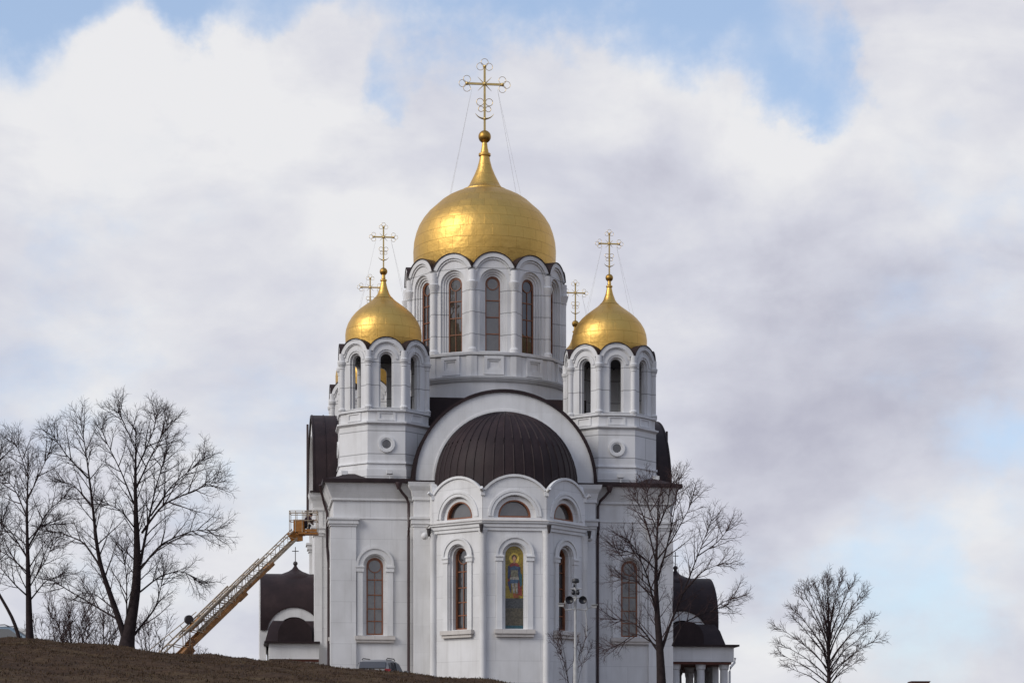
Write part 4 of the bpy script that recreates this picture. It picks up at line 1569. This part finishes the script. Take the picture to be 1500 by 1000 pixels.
def shrub(name, label, px, Y, h, nst, spreadw, seed, mat=M_TWIG, group=None, dens=1.0, twig=0.006):
    prnd = random.Random(seed)
    x = (px - 750) / FPX * Y
    g = gh(x, Y)
    stems = []
    for i in range(nst):
        a = prnd.uniform(0, 2 * PI)
        r = prnd.uniform(0.2, 1.0) * spreadw
        hh = h * prnd.uniform(0.65, 1.0)
        b = Vector((x + 0.12 * math.cos(a), Y + 0.12 * math.sin(a), g - 0.1))
        stems.append(([tuple(b), tuple(b + Vector((r * 0.35 * math.cos(a), r * 0.35 * math.sin(a), hh * 0.5))), tuple(b + Vector((r * math.cos(a), r * math.sin(a), hh)))], 0.03 if h > 3.5 else 0.013, 0.006, 1.0))
    bare_tree(name, label, 'shrub', stems, (x, Y, g), seed, group=group, c1=(7 * dens, 0.7, 0.28 * h), c2=(4, 0.7, 0.14 * h), c3=(2, 0.7, 0.08 * h), mat=mat, twig=twig)


SG = 'leafless bushes behind the slope crest'
shrub('bush', 'dense leafless bush between the slim tree and the twin-stemmed tree', 108, 108, 5.4, 15, 1.9, 61, M_TWIG2, SG, 1.6)
shrub('bush', 'leafless bush behind the trunk of the twin-stemmed tree', 152, 111, 5.0, 12, 1.6, 62, M_TWIG2, SG, 1.5)
shrub('bush', 'low leafless bush just left of the boom lift', 222, 110, 4.4, 9, 1.1, 63, M_TWIG2, SG, 1.2)
shrub('bush', 'low leafless bush at the foot of the slim left-hand tree', 66, 112, 4.6, 9, 1.5, 64, M_TWIG2, SG, 1.3)
shrub('bush', 'tiny leafless bush right of the boom lift foot', 290, 112, 3.3, 5, 0.5, 66, M_TWIG2, SG, 0.6)
shrub('bush', 'thin upright leafless shrub around the foot of the camera pole', 838, 94, 3.4, 9, 1.4, 65, M_TWIG2, None, 0.25)

# ------------------------------------------------------------------ camera pole
M_WHITEPAINT = simple('white_painted_steel', (0.36, 0.36, 0.355), 0.5, 0, 0.2, 4)
M_BLACKP = simple('black_plastic', (0.018, 0.018, 0.022), 0.4)


def camera_pole():
    Y = 93.0
    k = Y / FPX
    p = at(843, 1000, Y)
    g = gh(p.x, Y)
    root = empty('camera_pole', (p.x, Y, g))
    tag(root, 'white metal pole with black loudspeakers and cameras in front of the apse', 'pole')

    def zz(py):
        return (HY - py) / FPX * Y - g

    def xx(px):
        return (px - 843) * k
    bm = BM()
    lathe(bm, [(0.10, -0.3), (0.10, zz(972)), (0.062, zz(966)), (0.058, zz(858)), (0.045, zz(852))], 14)
    mk('shaft', bm, M_WHITEPAINT, root, 30)
    bm = BM()
    for py, x0, x1 in ((892, 828, 860), (875, 832, 857)):
        tube(bm, [(xx(x0), 0, zz(py + 1)), (xx(838), -0.03, zz(py)), (xx(848), -0.03, zz(py)), (xx(x1), 0, zz(py + 1))], 0.03, 6)
    for x0, y0 in ((828, 892), (860, 892)):
        tube(bm, [(xx(x0), 0, zz(y0)), (xx(x0), 0, zz(y0 - 13))], 0.028, 6)
    tube(bm, [(xx(857), 0, zz(892)), (xx(859), 0, zz(905)), (xx(859), 0, zz(930))], 0.025, 6)
    tube(bm, [(xx(835), -0.02, zz(862)), (xx(852), -0.02, zz(862))], 0.025, 6)
    mk('bracket', bm, M_WHITEPAINT, root, 40)
    for px, py in ((834, 879), (853.5, 879)):
        bm = BM()
        c = Vector((xx(px), -0.12, zz(py)))
        Mx = Matrix.Translation(c) @ Matrix.Rotation(R(90), 4, 'X')
        lathe(bm, [(0.045, -0.24), (0.05, -0.05), (0.1, 0.02), (0.165, 0.12), (0.17, 0.14), (0.14, 0.10), (0.03, 0.02)], 18)
        bmesh.ops.transform(bm, matrix=Mx, verts=bm.verts)
        mk('loudspeaker', bm, M_BLACKP, root, 40)
    bm = BM()
    lathe(bm, [(0.15, zz(853)), (0.165, zz(850)), (0.13, zz(847.5)), (0.05, zz(846.5))], 18)
    mk('cap', bm, M_BLACKP, root, 40)
    for px, py, s in ((839.5, 868, 1), (846.5, 868, 1), (841, 858, 0.6)):
        bm = BM()
        ball(bm, (xx(px), -0.1, zz(py)), 0.075 * s, 12, 8, sz=1.3)
        lathe(bm, [(0.05 * s, zz(py) + 0.09 * s), (0.07 * s, zz(py) + 0.12 * s)], 10, xx(px), -0.1)
        mk('dome_camera', bm, M_BLACKP, root, 40)
    for px, py, sg in ((822, 886, -1), (870, 888, 1)):
        bm = BM()
        c = Vector((xx(px), -0.05, zz(py)))
        obox(bm, c, (Vector((1, 0, 0)), Vector((0, 1, 0)), Vector((0, 0, 1))), 0.11, 0.07, 0.06)
        obox(bm, c + Vector((0.02 * sg, -0.03, 0.075)), (Vector((1, 0, 0)), Vector((0, 1, 0)), Vector((0, 0, 1))), 0.14, 0.09, 0.01)
        tube(bm, [c, (xx(828 if sg < 0 else 860), 0, zz(891))], 0.018, 5)
        mk('bullet_camera', bm, M_WHITEPAINT, root, 40)


camera_pole()

# ------------------------------------------------------------------ cars
M_TYRE = simple('tyre_rubber', (0.02, 0.02, 0.02), 0.85)
M_RIM = simple('alloy_rim', (0.45, 0.45, 0.46), 0.3, 0.9)
M_CARGLASS = glass_mat('car_glass', (0.02, 0.022, 0.026), 0.04, 0.05)
M_LAMP = simple('red_tail_lamp', (0.25, 0.01, 0.01), 0.2)
M_HEAD = simple('clear_head_lamp', (0.5, 0.5, 0.52), 0.1)


def build_car(label, loc, rz, paint, glass=M_CARGLASS, group=None):
    root = empty('parked_car', loc, rz)
    tag(root, label, 'car', group)
    bm = BM()
    # cross-sections along x (rear -2.2 .. front 2.2): (x, half width, z0, z1)
    sec = [(-2.22, 0.70, 0.45, 0.85), (-2.15, 0.82, 0.34, 0.98), (-1.8, 0.89, 0.28, 1.02), (-0.9, 0.91, 0.24, 1.0), (0.4, 0.91, 0.24, 0.98), (1.1, 0.90, 0.26, 0.95), (1.7, 0.86, 0.30, 0.86), (2.1, 0.74, 0.36, 0.72), (2.22, 0.6, 0.42, 0.62)]
    rings = []
    for x, hw, z0, z1 in sec:
        h = z1 - z0
        rings.append([(x, -hw * 0.86, z0), (x, hw * 0.86, z0), (x, hw * 0.98, z0 + 0.2 * h), (x, hw, z0 + 0.55 * h), (x, hw * 0.95, z0 + 0.88 * h), (x, hw * 0.84, z1), (x, -hw * 0.84, z1), (x, -hw * 0.95, z0 + 0.88 * h), (x, -hw, z0 + 0.55 * h), (x, -hw * 0.98, z0 + 0.2 * h)])
    loft(bm, rings)
    # cabin
    cab = [(-2.02, 0.76, 0.99, 1.08), (-1.8, 0.68, 1.0, 1.42), (-1.5, 0.60, 1.0, 1.55), (-0.6, 0.60, 0.98, 1.60), (0.1, 0.60, 0.97, 1.56), (0.6, 0.70, 0.95, 1.30), (1.12, 0.76, 0.93, 0.98)]
    rings = []
    for x, hw, z0, z1 in cab:
        h = z1 - z0
        wb = 0.80
        rings.append([(x, -wb, z0), (x, wb, z0), (x, wb - (wb - hw) * 0.8, z0 + 0.82 * h), (x, hw * 0.9, z1 - 0.02 * h), (x, 0, z1), (x, -hw * 0.9, z1 - 0.02 * h), (x, -(wb - (wb - hw) * 0.8), z0 + 0.82 * h)])
    loft(bm, rings)
    mk('body', bm, paint, root, 35)

    def glassq(name, q):
        b = BM()
        vs = [Vector(p) for p in q]
        nrm = (vs[1] - vs[0]).cross(vs[2] - vs[0]).normalized()
        loft(b, [[v + nrm * 0.03 for v in vs], [v - nrm * 0.05 for v in vs]])
        mk(name, b, glass, root)
    glassq('rear_window', [(-2.0, 0.62, 1.12), (-1.84, 0.60, 1.42), (-1.84, -0.60, 1.42), (-2.0, -0.62, 1.12)])
    glassq('windscreen', [(1.05, -0.68, 1.02), (0.3, -0.60, 1.48), (0.3, 0.60, 1.48), (1.05, 0.68, 1.02)])
    for sy in (-1, 1):
        glassq('side_window', [(-1.75, sy * 0.79, 1.06), (-1.65, sy * 0.725, 1.40), (-0.7, sy * 0.715, 1.45), (-0.7, sy * 0.80, 1.04)])
        glassq('side_window', [(-0.6, sy * 0.80, 1.04), (-0.6, sy * 0.715, 1.45), (0.15, sy * 0.715, 1.42), (0.75, sy * 0.795, 1.03)])
        b = BM()
        tube(b, [(-1.55, sy * 0.58, 1.55), (-1.4, sy * 0.58, 1.615), (-0.1, sy * 0.58, 1.64), (0.1, sy * 0.58, 1.56)], 0.025, 6)
        mk('roof_rail', b, M_IRON, root, 40)
        b = BM()
        loft(b, [[(-2.12, sy * 0.58, 0.82), (-2.05, sy * 0.86, 0.82), (-1.95, sy * 0.84, 1.10), (-2.06, sy * 0.62, 1.10)], [(-2.2, sy * 0.58, 0.84), (-2.12, sy * 0.89, 0.84), (-2.02, sy * 0.87, 1.08), (-2.13, sy * 0.62, 1.08)]])
        mk('tail_lamp', b, M_LAMP, root)
        b = BM()
        loft(b, [[(2.0, sy * 0.5, 0.58), (1.85, sy * 0.82, 0.62), (1.8, sy * 0.82, 0.76), (1.95, sy * 0.5, 0.72)], [(2.2, sy * 0.5, 0.58), (2.0, sy * 0.84, 0.62), (1.95, sy * 0.84, 0.76), (2.12, sy * 0.5, 0.72)]])
        mk('headlight', b, M_HEAD, root)
        b = BM()
        obox(b, Vector((0.72, sy * 0.98, 1.06)), (Vector((1, 0, 0)), Vector((0, 1, 0)), Vector((0, 0, 1))), 0.09, 0.09, 0.07)
        mk('wing_mirror', b, paint, root)
        for x in (-1.35, 1.35):
            b = BM()
            lathe(b, [(0.2, -0.1), (0.32, -0.1), (0.335, -0.06), (0.335, 0.06), (0.32, 0.1), (0.2, 0.1)], 24)
            Mx = Matrix.Translation((x, sy * 0.83, 0.335)) @ Matrix.Rotation(R(90), 4, 'X')
            bmesh.ops.transform(b, matrix=Mx, verts=b.verts)
            w = mk('wheel', b, M_TYRE, root, 40)
            b = BM()
            lathe(b, [(0.04, 0.09), (0.21, 0.115), (0.21, -0.115), (0.04, -0.09)], 20)
            bmesh.ops.transform(b, matrix=Mx, verts=b.verts)
            mk('rim', b, M_RIM, w, 40)


M_SILVER = simple('silver_car_paint', (0.19, 0.185, 0.182), 0.4, 0.0, 0.06, 2, 0.6)
M_PALEBLUE = simple('pale_blue_car_paint', (0.16, 0.21, 0.25), 0.35, 0.2, 0.06, 2, 0.6)
CG = 'cars parked behind the crest of the slope'
cx = (560 - 750) / FPX * 104
build_car('silver grey car with roof rails, its roof showing above the slope before the church', (cx, 104, (HY - 964.5) / FPX * 104 - 1.66), R(80), M_SILVER, group=CG)
cx = (6 - 750) / FPX * 100
build_car('pale blue car at the left edge beside the slim tree trunk', (cx + 0.35, 100, (HY - 917) / FPX * 100 - 1.60), R(-8), M_PALEBLUE, group=CG)

# ------------------------------------------------------------------ boom lift
M_ORANGE = simple('orange_machine_paint', (0.30, 0.115, 0.015), 0.5, 0, 0.3, 4)
M_RUSTB = simple('worn_orange_boom', (0.25, 0.115, 0.035), 0.6, 0, 0.5, 3)
M_GALV = simple('grey_white_steel', (0.34, 0.27, 0.19), 0.6, 0.0, 0.4, 3)
M_CABGREY = simple('grey_truck_paint', (0.30, 0.31, 0.32), 0.4)


def boom_lift():
    P0 = at(252, 955, 128.0)
    P1 = at(434, 779, 133.0)
    ax = (P1 - P0).normalized()
    side = ax.cross(Vector((0, 0, 1))).normalized()
    upv = side.cross(ax).normalized()
    L = (P1 - P0).length
    pivot = P0 - ax * 1.6
    g = gh(pivot.x, pivot.y)
    root = empty('boom_lift', (pivot.x, pivot.y, g))
    tag(root, 'orange lattice boom lift raised from behind the slope to the church eaves', 'boom lift')
    O = Vector((pivot.x, pivot.y, g))

    def q(a, s, u):
        return P0 + ax * a + side * s + upv * u - O
    # three telescoped lattice sections
    for i, (a0, a1, w, h, lo, rc) in enumerate(((-1.8, L * 0.50, 0.40, 0.42, M_RUSTB, 0.05), (L * 0.1, L * 0.74, 0.32, 0.33, M_RUSTB, 0.042), (L * 0.2, L, 0.24, 0.25, M_GALV, 0.034))):
        bm = BM()
        for s in (-1, 1):
            obox(bm, q((a0 + a1) / 2, s * w, -h), (ax, side, upv), (a1 - a0) / 2, rc * 0.9, rc * 1.9, 0)
            obox(bm, q((a0 + a1) / 2, s * w, h), (ax, side, upv), (a1 - a0) / 2, rc * 0.8, rc * 0.8, 1)
        n = max(6, int((a1 - a0) / (1.5 * h)))
        for k in range(n):
            b0, b1 = a0 + (a1 - a0) * k / n, a0 + (a1 - a0) * (k + 1) / n
            for s in (-1, 1):
                z = -1 if k % 2 else 1
                tube(bm, [q(b0, s * w, -h * z), q(b1, s * w, h * z)], rc * 0.55, 5, 1)
            tube(bm, [q(b0, -w, h), q(b0, w, h)], rc * 0.5, 5, 1)
            tube(bm, [q(b0, -w, -h), q(b0, w, -h)], rc * 0.5, 5, 0)
        mk('boom_section', bm, [lo, M_GALV], root, 40)
    # orange plates at the section ends and along the lowest section
    bm = BM()
    obox(bm, q(L * 0.28, 0, -0.50), (ax, side, upv), L * 0.17, 0.34, 0.06)
    obox(bm, q(L * 0.50, 0, -0.44), (ax, side, upv), 0.35, 0.42, 0.13)
    obox(bm, q(L * 0.74, 0, -0.33), (ax, side, upv), 0.3, 0.34, 0.10)
    obox(bm, q(0.2, 0, -0.62), (ax, side, upv), 0.9, 0.32, 0.2)
    obox(bm, q(L * 0.20, 0, 0.25), (ax, side, upv), 0.55, 0.2, 0.12)
    mk('boom_plate', bm, M_RUSTB, root)
    bm = BM()
    pts = [q(-1.5 + (L * 0.40) * t, -0.45, 0.95 - 0.35 * t) for t in (0, 0.25, 0.5, 0.75, 1.0)]
    tube(bm, pts, 0.028, 6)
    for t in (0.1, 0.3, 0.5, 0.7, 0.9):
        a = -1.5 + L * 0.40 * t
        tube(bm, [q(a, -0.45, 0.95 - 0.35 * t), q(a, -0.42, 0.4)], 0.022, 5)
    mk('hose_rail', bm, M_GALV, root, 40)
    bm = BM()
    c = q(L * 0.20, -0.3, 0.62)
    Mx = Matrix.Translation(c) @ side.to_track_quat('Z', 'Y').to_matrix().to_4x4()
    lathe(bm, [(0.05, -0.08), (0.27, -0.08), (0.27, 0.08), (0.05, 0.08)], 18)
    bmesh.ops.transform(bm, matrix=Mx, verts=bm.verts)
    mk('hose_reel', bm, M_IRON, root, 40)
    # head of the boom and the basket
    hx, hy, hz = Vector((1, 0, 0)), Vector((0, 1, 0)), Vector((0, 0, 1))
    tip = P1 - O
    bm = BM()
    loft(bm, [[tip + ax * -0.5 + side * s * 0.2 + upv * u * 0.26 for s, u in ((-1, -1), (1, -1), (1, 1), (-1, 1))],
              [tip + Vector((0.25, 0, -0.15)) + side * s * 0.28 + Vector((0, 0, u * 0.4)) for s, u in ((-1, -1), (1, -1), (1, 1), (-1, 1))]])
    obox(bm, tip + Vector((0.25, 0.0, 0.22)), (hx, hy, hz), 0.26, 0.34, 0.42)
    mk('boom_head', bm, M_ORANGE, root)
    fl = Vector((tip.x + 0.05, tip.y, tip.z - 0.05))    # floor centre of the basket
    bx0, bx1, by = -0.42, 1.22, 0.45
    bm = BM()
    obox(bm, fl + Vector(((bx0 + bx1) / 2 + 0.28, 0, -0.05)), (hx, hy, hz), (bx1 - bx0) / 2 - 0.24, by, 0.06)
    obox(bm, fl + Vector((0.85, -by - 0.02, 0.1)), (hx, hy, hz), 0.36, 0.03, 0.08)
    obox(bm, fl + Vector((0.12, -by + 0.02, 0.40)), (hx, hy, hz), 0.30, 0.02, 0.36)
    mk('basket_floor', bm, M_ORANGE, root)
    bm = BM()
    for z in (1.28, 1.14, 0.7):
        pts = [fl + Vector(p) for p in ((bx0, -by, z), (bx1, -by, z), (bx1, by, z), (bx0, by, z), (bx0, -by, z))]
        for a, b in zip(pts, pts[1:]):
            tube(bm, [a, b], 0.024, 6)
    for x in (bx0, -0.05, 0.35, 0.7, bx1):
        for y in (-by, by):
            tube(bm, [fl + Vector((x, y, 0.0)), fl + Vector((x, y, 1.28))], 0.022, 6)
    mk('basket_rail', bm, M_GALV, root, 40)
    # truck below, behind the crest
    d = Vector((ax.x, ax.y, 0)).normalized()
    e = Vector((-d.y, d.x, 0))
    bm = BM()
    obox(bm, -d * 1.5 + hz * 0.95, (d, e, hz), 3.6, 1.1, 0.16)
    mk('truck_bed', bm, M_ORANGE, root)
    bm = BM()
    rg = []
    for z, f, b in ((0.75, 0.75, -0.75), (1.35, 0.72, -0.75), (1.95, 0.45, -0.7), (2.05, 0.35, -0.65)):
        c = -d * 4.6 + hz * z
        w = 1.05 if z < 1.6 else 0.95
        rg.append([c - d * f - e * w, c - d * f + e * w, c - d * b + e * w, c - d * b - e * w])
    loft(bm, rg)
    cab = mk('truck_cab', bm, M_CABGREY, root)
    bm = BM()
    c = -d * 4.6
    loft(bm, [[c - d * 0.73 - e * 0.88 + hz * 1.4, c - d * 0.73 + e * 0.88 + hz * 1.4, c - d * 0.5 + e * 0.82 + hz * 1.9, c - d * 0.5 - e * 0.82 + hz * 1.9],
              [c - d * 0.77 - e * 0.88 + hz * 1.4, c - d * 0.77 + e * 0.88 + hz * 1.4, c - d * 0.54 + e * 0.82 + hz * 1.9, c - d * 0.54 - e * 0.82 + hz * 1.9]])
    mk('cab_windscreen', bm, M_CARGLASS, cab)
    bm = BM()
    lathe(bm, [(0.6, 1.1), (0.6, 1.3), (0.42, 1.4), (0.42, (P0 - ax * 1.4 - O).z - 0.3)], 18)
    mk('turret', bm, M_ORANGE, root, 30)
    for a in (-4.7, -0.9, 0.5):
        for s in (-1, 1):
            bm = BM()
            lathe(bm, [(0.2, -0.14), (0.44, -0.14), (0.48, -0.08), (0.48, 0.08), (0.44, 0.14), (0.2, 0.14)], 22)
            Mx = Matrix.Translation(d * a + e * (s * 0.98) + hz * 0.48) @ e.to_track_quat('Z', 'Y').to_matrix().to_4x4()
            bmesh.ops.transform(bm, matrix=Mx, verts=bm.verts)
            w = mk('truck_wheel', bm, M_TYRE, root, 40)
    return fl + O


BASKET = boom_lift()


# ------------------------------------------------------------------ worker in the basket
def skin_mesh(name, joints, edges, mat, parent, loc, rootv=0):
    me = bpy.data.meshes.new(name)
    me.from_pydata([j[0] for j in joints], edges, [])
    o = bpy.data.objects.new(name, me)
    COL.objects.link(o)
    o.parent = parent
    o.location = loc
    m = o.modifiers.new('skin', 'SKIN')
    sv = me.skin_vertices[0].data
    for i, j in enumerate(joints):
        r = j[1]
        sv[i].radius = r if isinstance(r, tuple) else (r, r)
        sv[i].use_root = (i == rootv)
    m.use_smooth_shade = True
    s = o.modifiers.new('sub', 'SUBSURF')
    s.levels = s.render_levels = 2
    me.materials.append(mat)
    return o


def worker(base):
    """standing, bent forward over the rail with both hands on it; faces +x"""
    m_skin = simple('skin', (0.42, 0.24, 0.17), 0.6)
    m_coat = simple('dark_maroon_jacket', (0.040, 0.018, 0.024), 0.85)
    m_trs = simple('dark_work_trousers', (0.022, 0.022, 0.030), 0.9)
    m_hair = simple('dark_hair', (0.02, 0.014, 0.012), 0.8)
    J, E = [], []

    def add(p, r, par=None):
        J.append((p, r))
        if par is not None:
            E.append((par, len(J) - 1))
        return len(J) - 1
    pel = add((-0.10, 0, 0.46), (0.14, 0.12))
    wst = add((-0.03, 0, 0.60), (0.13, 0.11), pel)
    chs = add((0.10, 0, 0.80), (0.15, 0.12), wst)
    shc = add((0.19, 0, 0.92), (0.10, 0.08), chs)
    nk = add((0.25, 0, 0.99), 0.055, shc)
    hd = add((0.31, 0, 1.05), 0.085, nk)
    add((0.33, 0, 1.13), 0.085, hd)
    add((0.39, 0, 1.02), 0.05, hd)
    add((0.43, 0, 1.06), 0.018, hd)
    for s in (-1, 1):
        sh = add((0.18, s * 0.18, 0.90), 0.062, shc)
        el = add((0.34, s * 0.24, 0.70), 0.046, sh)
        wr = add((0.53, s * 0.20, 0.74), 0.032, el)
        pm = add((0.61, s * 0.19, 0.76), (0.04, 0.022), wr)
        for q, l in ((-0.03, 0.06), (-0.01, 0.075), (0.01, 0.07), (0.03, 0.055)):
            f1 = add((0.65, s * 0.19 + q, 0.765), 0.0095, pm)
            add((0.65 + l * 0.5, s * 0.19 + q, 0.745), 0.0085, f1)
        th = add((0.60, s * 0.19 - s * 0.045, 0.745), 0.011, pm)
        add((0.635, s * 0.19 - s * 0.06, 0.725), 0.009, th)
        hip = add((-0.08, s * 0.11, 0.40), 0.085, pel)
        kn = add((0.30, s * 0.15, 0.46), 0.058, hip)
        an = add((0.06, s * 0.13, 0.09), 0.04, kn)
        add((0.19, s * 0.14, 0.035), (0.045, 0.03), an)
    root = skin_mesh('person', J, E, m_skin, None, base)
    root.rotation_euler = (0, 0, R(8))
    tag(root, 'worker in dark maroon jacket crouching in the basket of the boom lift', 'person')
    # jacket and trousers
    J, E = [], []
    pel = add((-0.12, 0, 0.44), (0.20, 0.17))
    wst = add((-0.03, 0, 0.60), (0.20, 0.17), pel)
    chs = add((0.09, 0, 0.79), (0.22, 0.18), wst)
    shc = add((0.18, 0, 0.91), (0.15, 0.13), chs)
    add((0.22, 0, 0.97), (0.09, 0.08), shc)
    for s in (-1, 1):
        sh = add((0.18, s * 0.19, 0.89), 0.095, shc)
        el = add((0.34, s * 0.25, 0.70), 0.075, sh)
        add((0.51, s * 0.205, 0.735), 0.052, el)
    skin_mesh('jacket', J, E, m_coat, root, (0, 0, 0))
    J, E = [], []
    pel = add((-0.10, 0, 0.45), (0.17, 0.15))
    for s in (-1, 1):
        hip = add((-0.07, s * 0.11, 0.40), 0.11, pel)
        kn = add((0.30, s * 0.15, 0.45), 0.085, hip)
        add((0.07, s * 0.13, 0.12), 0.065, kn)
    skin_mesh('trousers', J, E, m_trs, root, (0, 0, 0))
    bm = BM()
    ball(bm, (0.31, 0, 1.12), 0.105, 14, 10)
    mk('hair', bm, m_hair, root, 60)


worker(BASKET + Vector((0.52, -0.05, 0.012)))


# ------------------------------------------------------------------ far building behind the trees on the right
def far_building():
    Y = 300.0
    c = at(1346, 996.5, Y)
    g = gh(c.x, Y)
    root = empty('apartment_building', (c.x, Y, g))
    tag(root, 'distant building whose brown roof hut just shows at the bottom right', 'building')
    H = c.z - g
    m = simple('pale_render', (0.42, 0.40, 0.37), 0.85)
    r = simple('brown_metal_roof', (0.10, 0.05, 0.045), 0.6)
    bm = BM()
    box(bm, -14, 14, -6, 6, -1, H - 2.6)
    wall = mk('wall', bm, m, root)
    bm = BM()
    box(bm, -14.4, 14.4, -6.4, 6.4, H - 2.6, H - 2.3)
    mk('roof', bm, r, root)
    bm = BM()
    box(bm, -1.2, 1.2, -1.5, 1.5, H - 2.3, H - 0.35)
    mk('roof_hut', bm, r, root)
    bm = BM()
    frustum(bm, -1.15, 1.15, -1.45, 1.45, H - 0.349, H - 0.1, 0.15)
    mk('hut_roof', bm, r, root)
    for f in range(3):
        for i in range(9):
            z = H - 5.0 - f * 3.0
            if z < 0.5:
                continue
            bm = BM()
            x = -12 + i * 3.0
            box(bm, x - 0.6, x + 0.6, -6.05, -5.9, z, z + 1.5)
            mk('window', bm, M_CARGLASS, wall)


far_building()
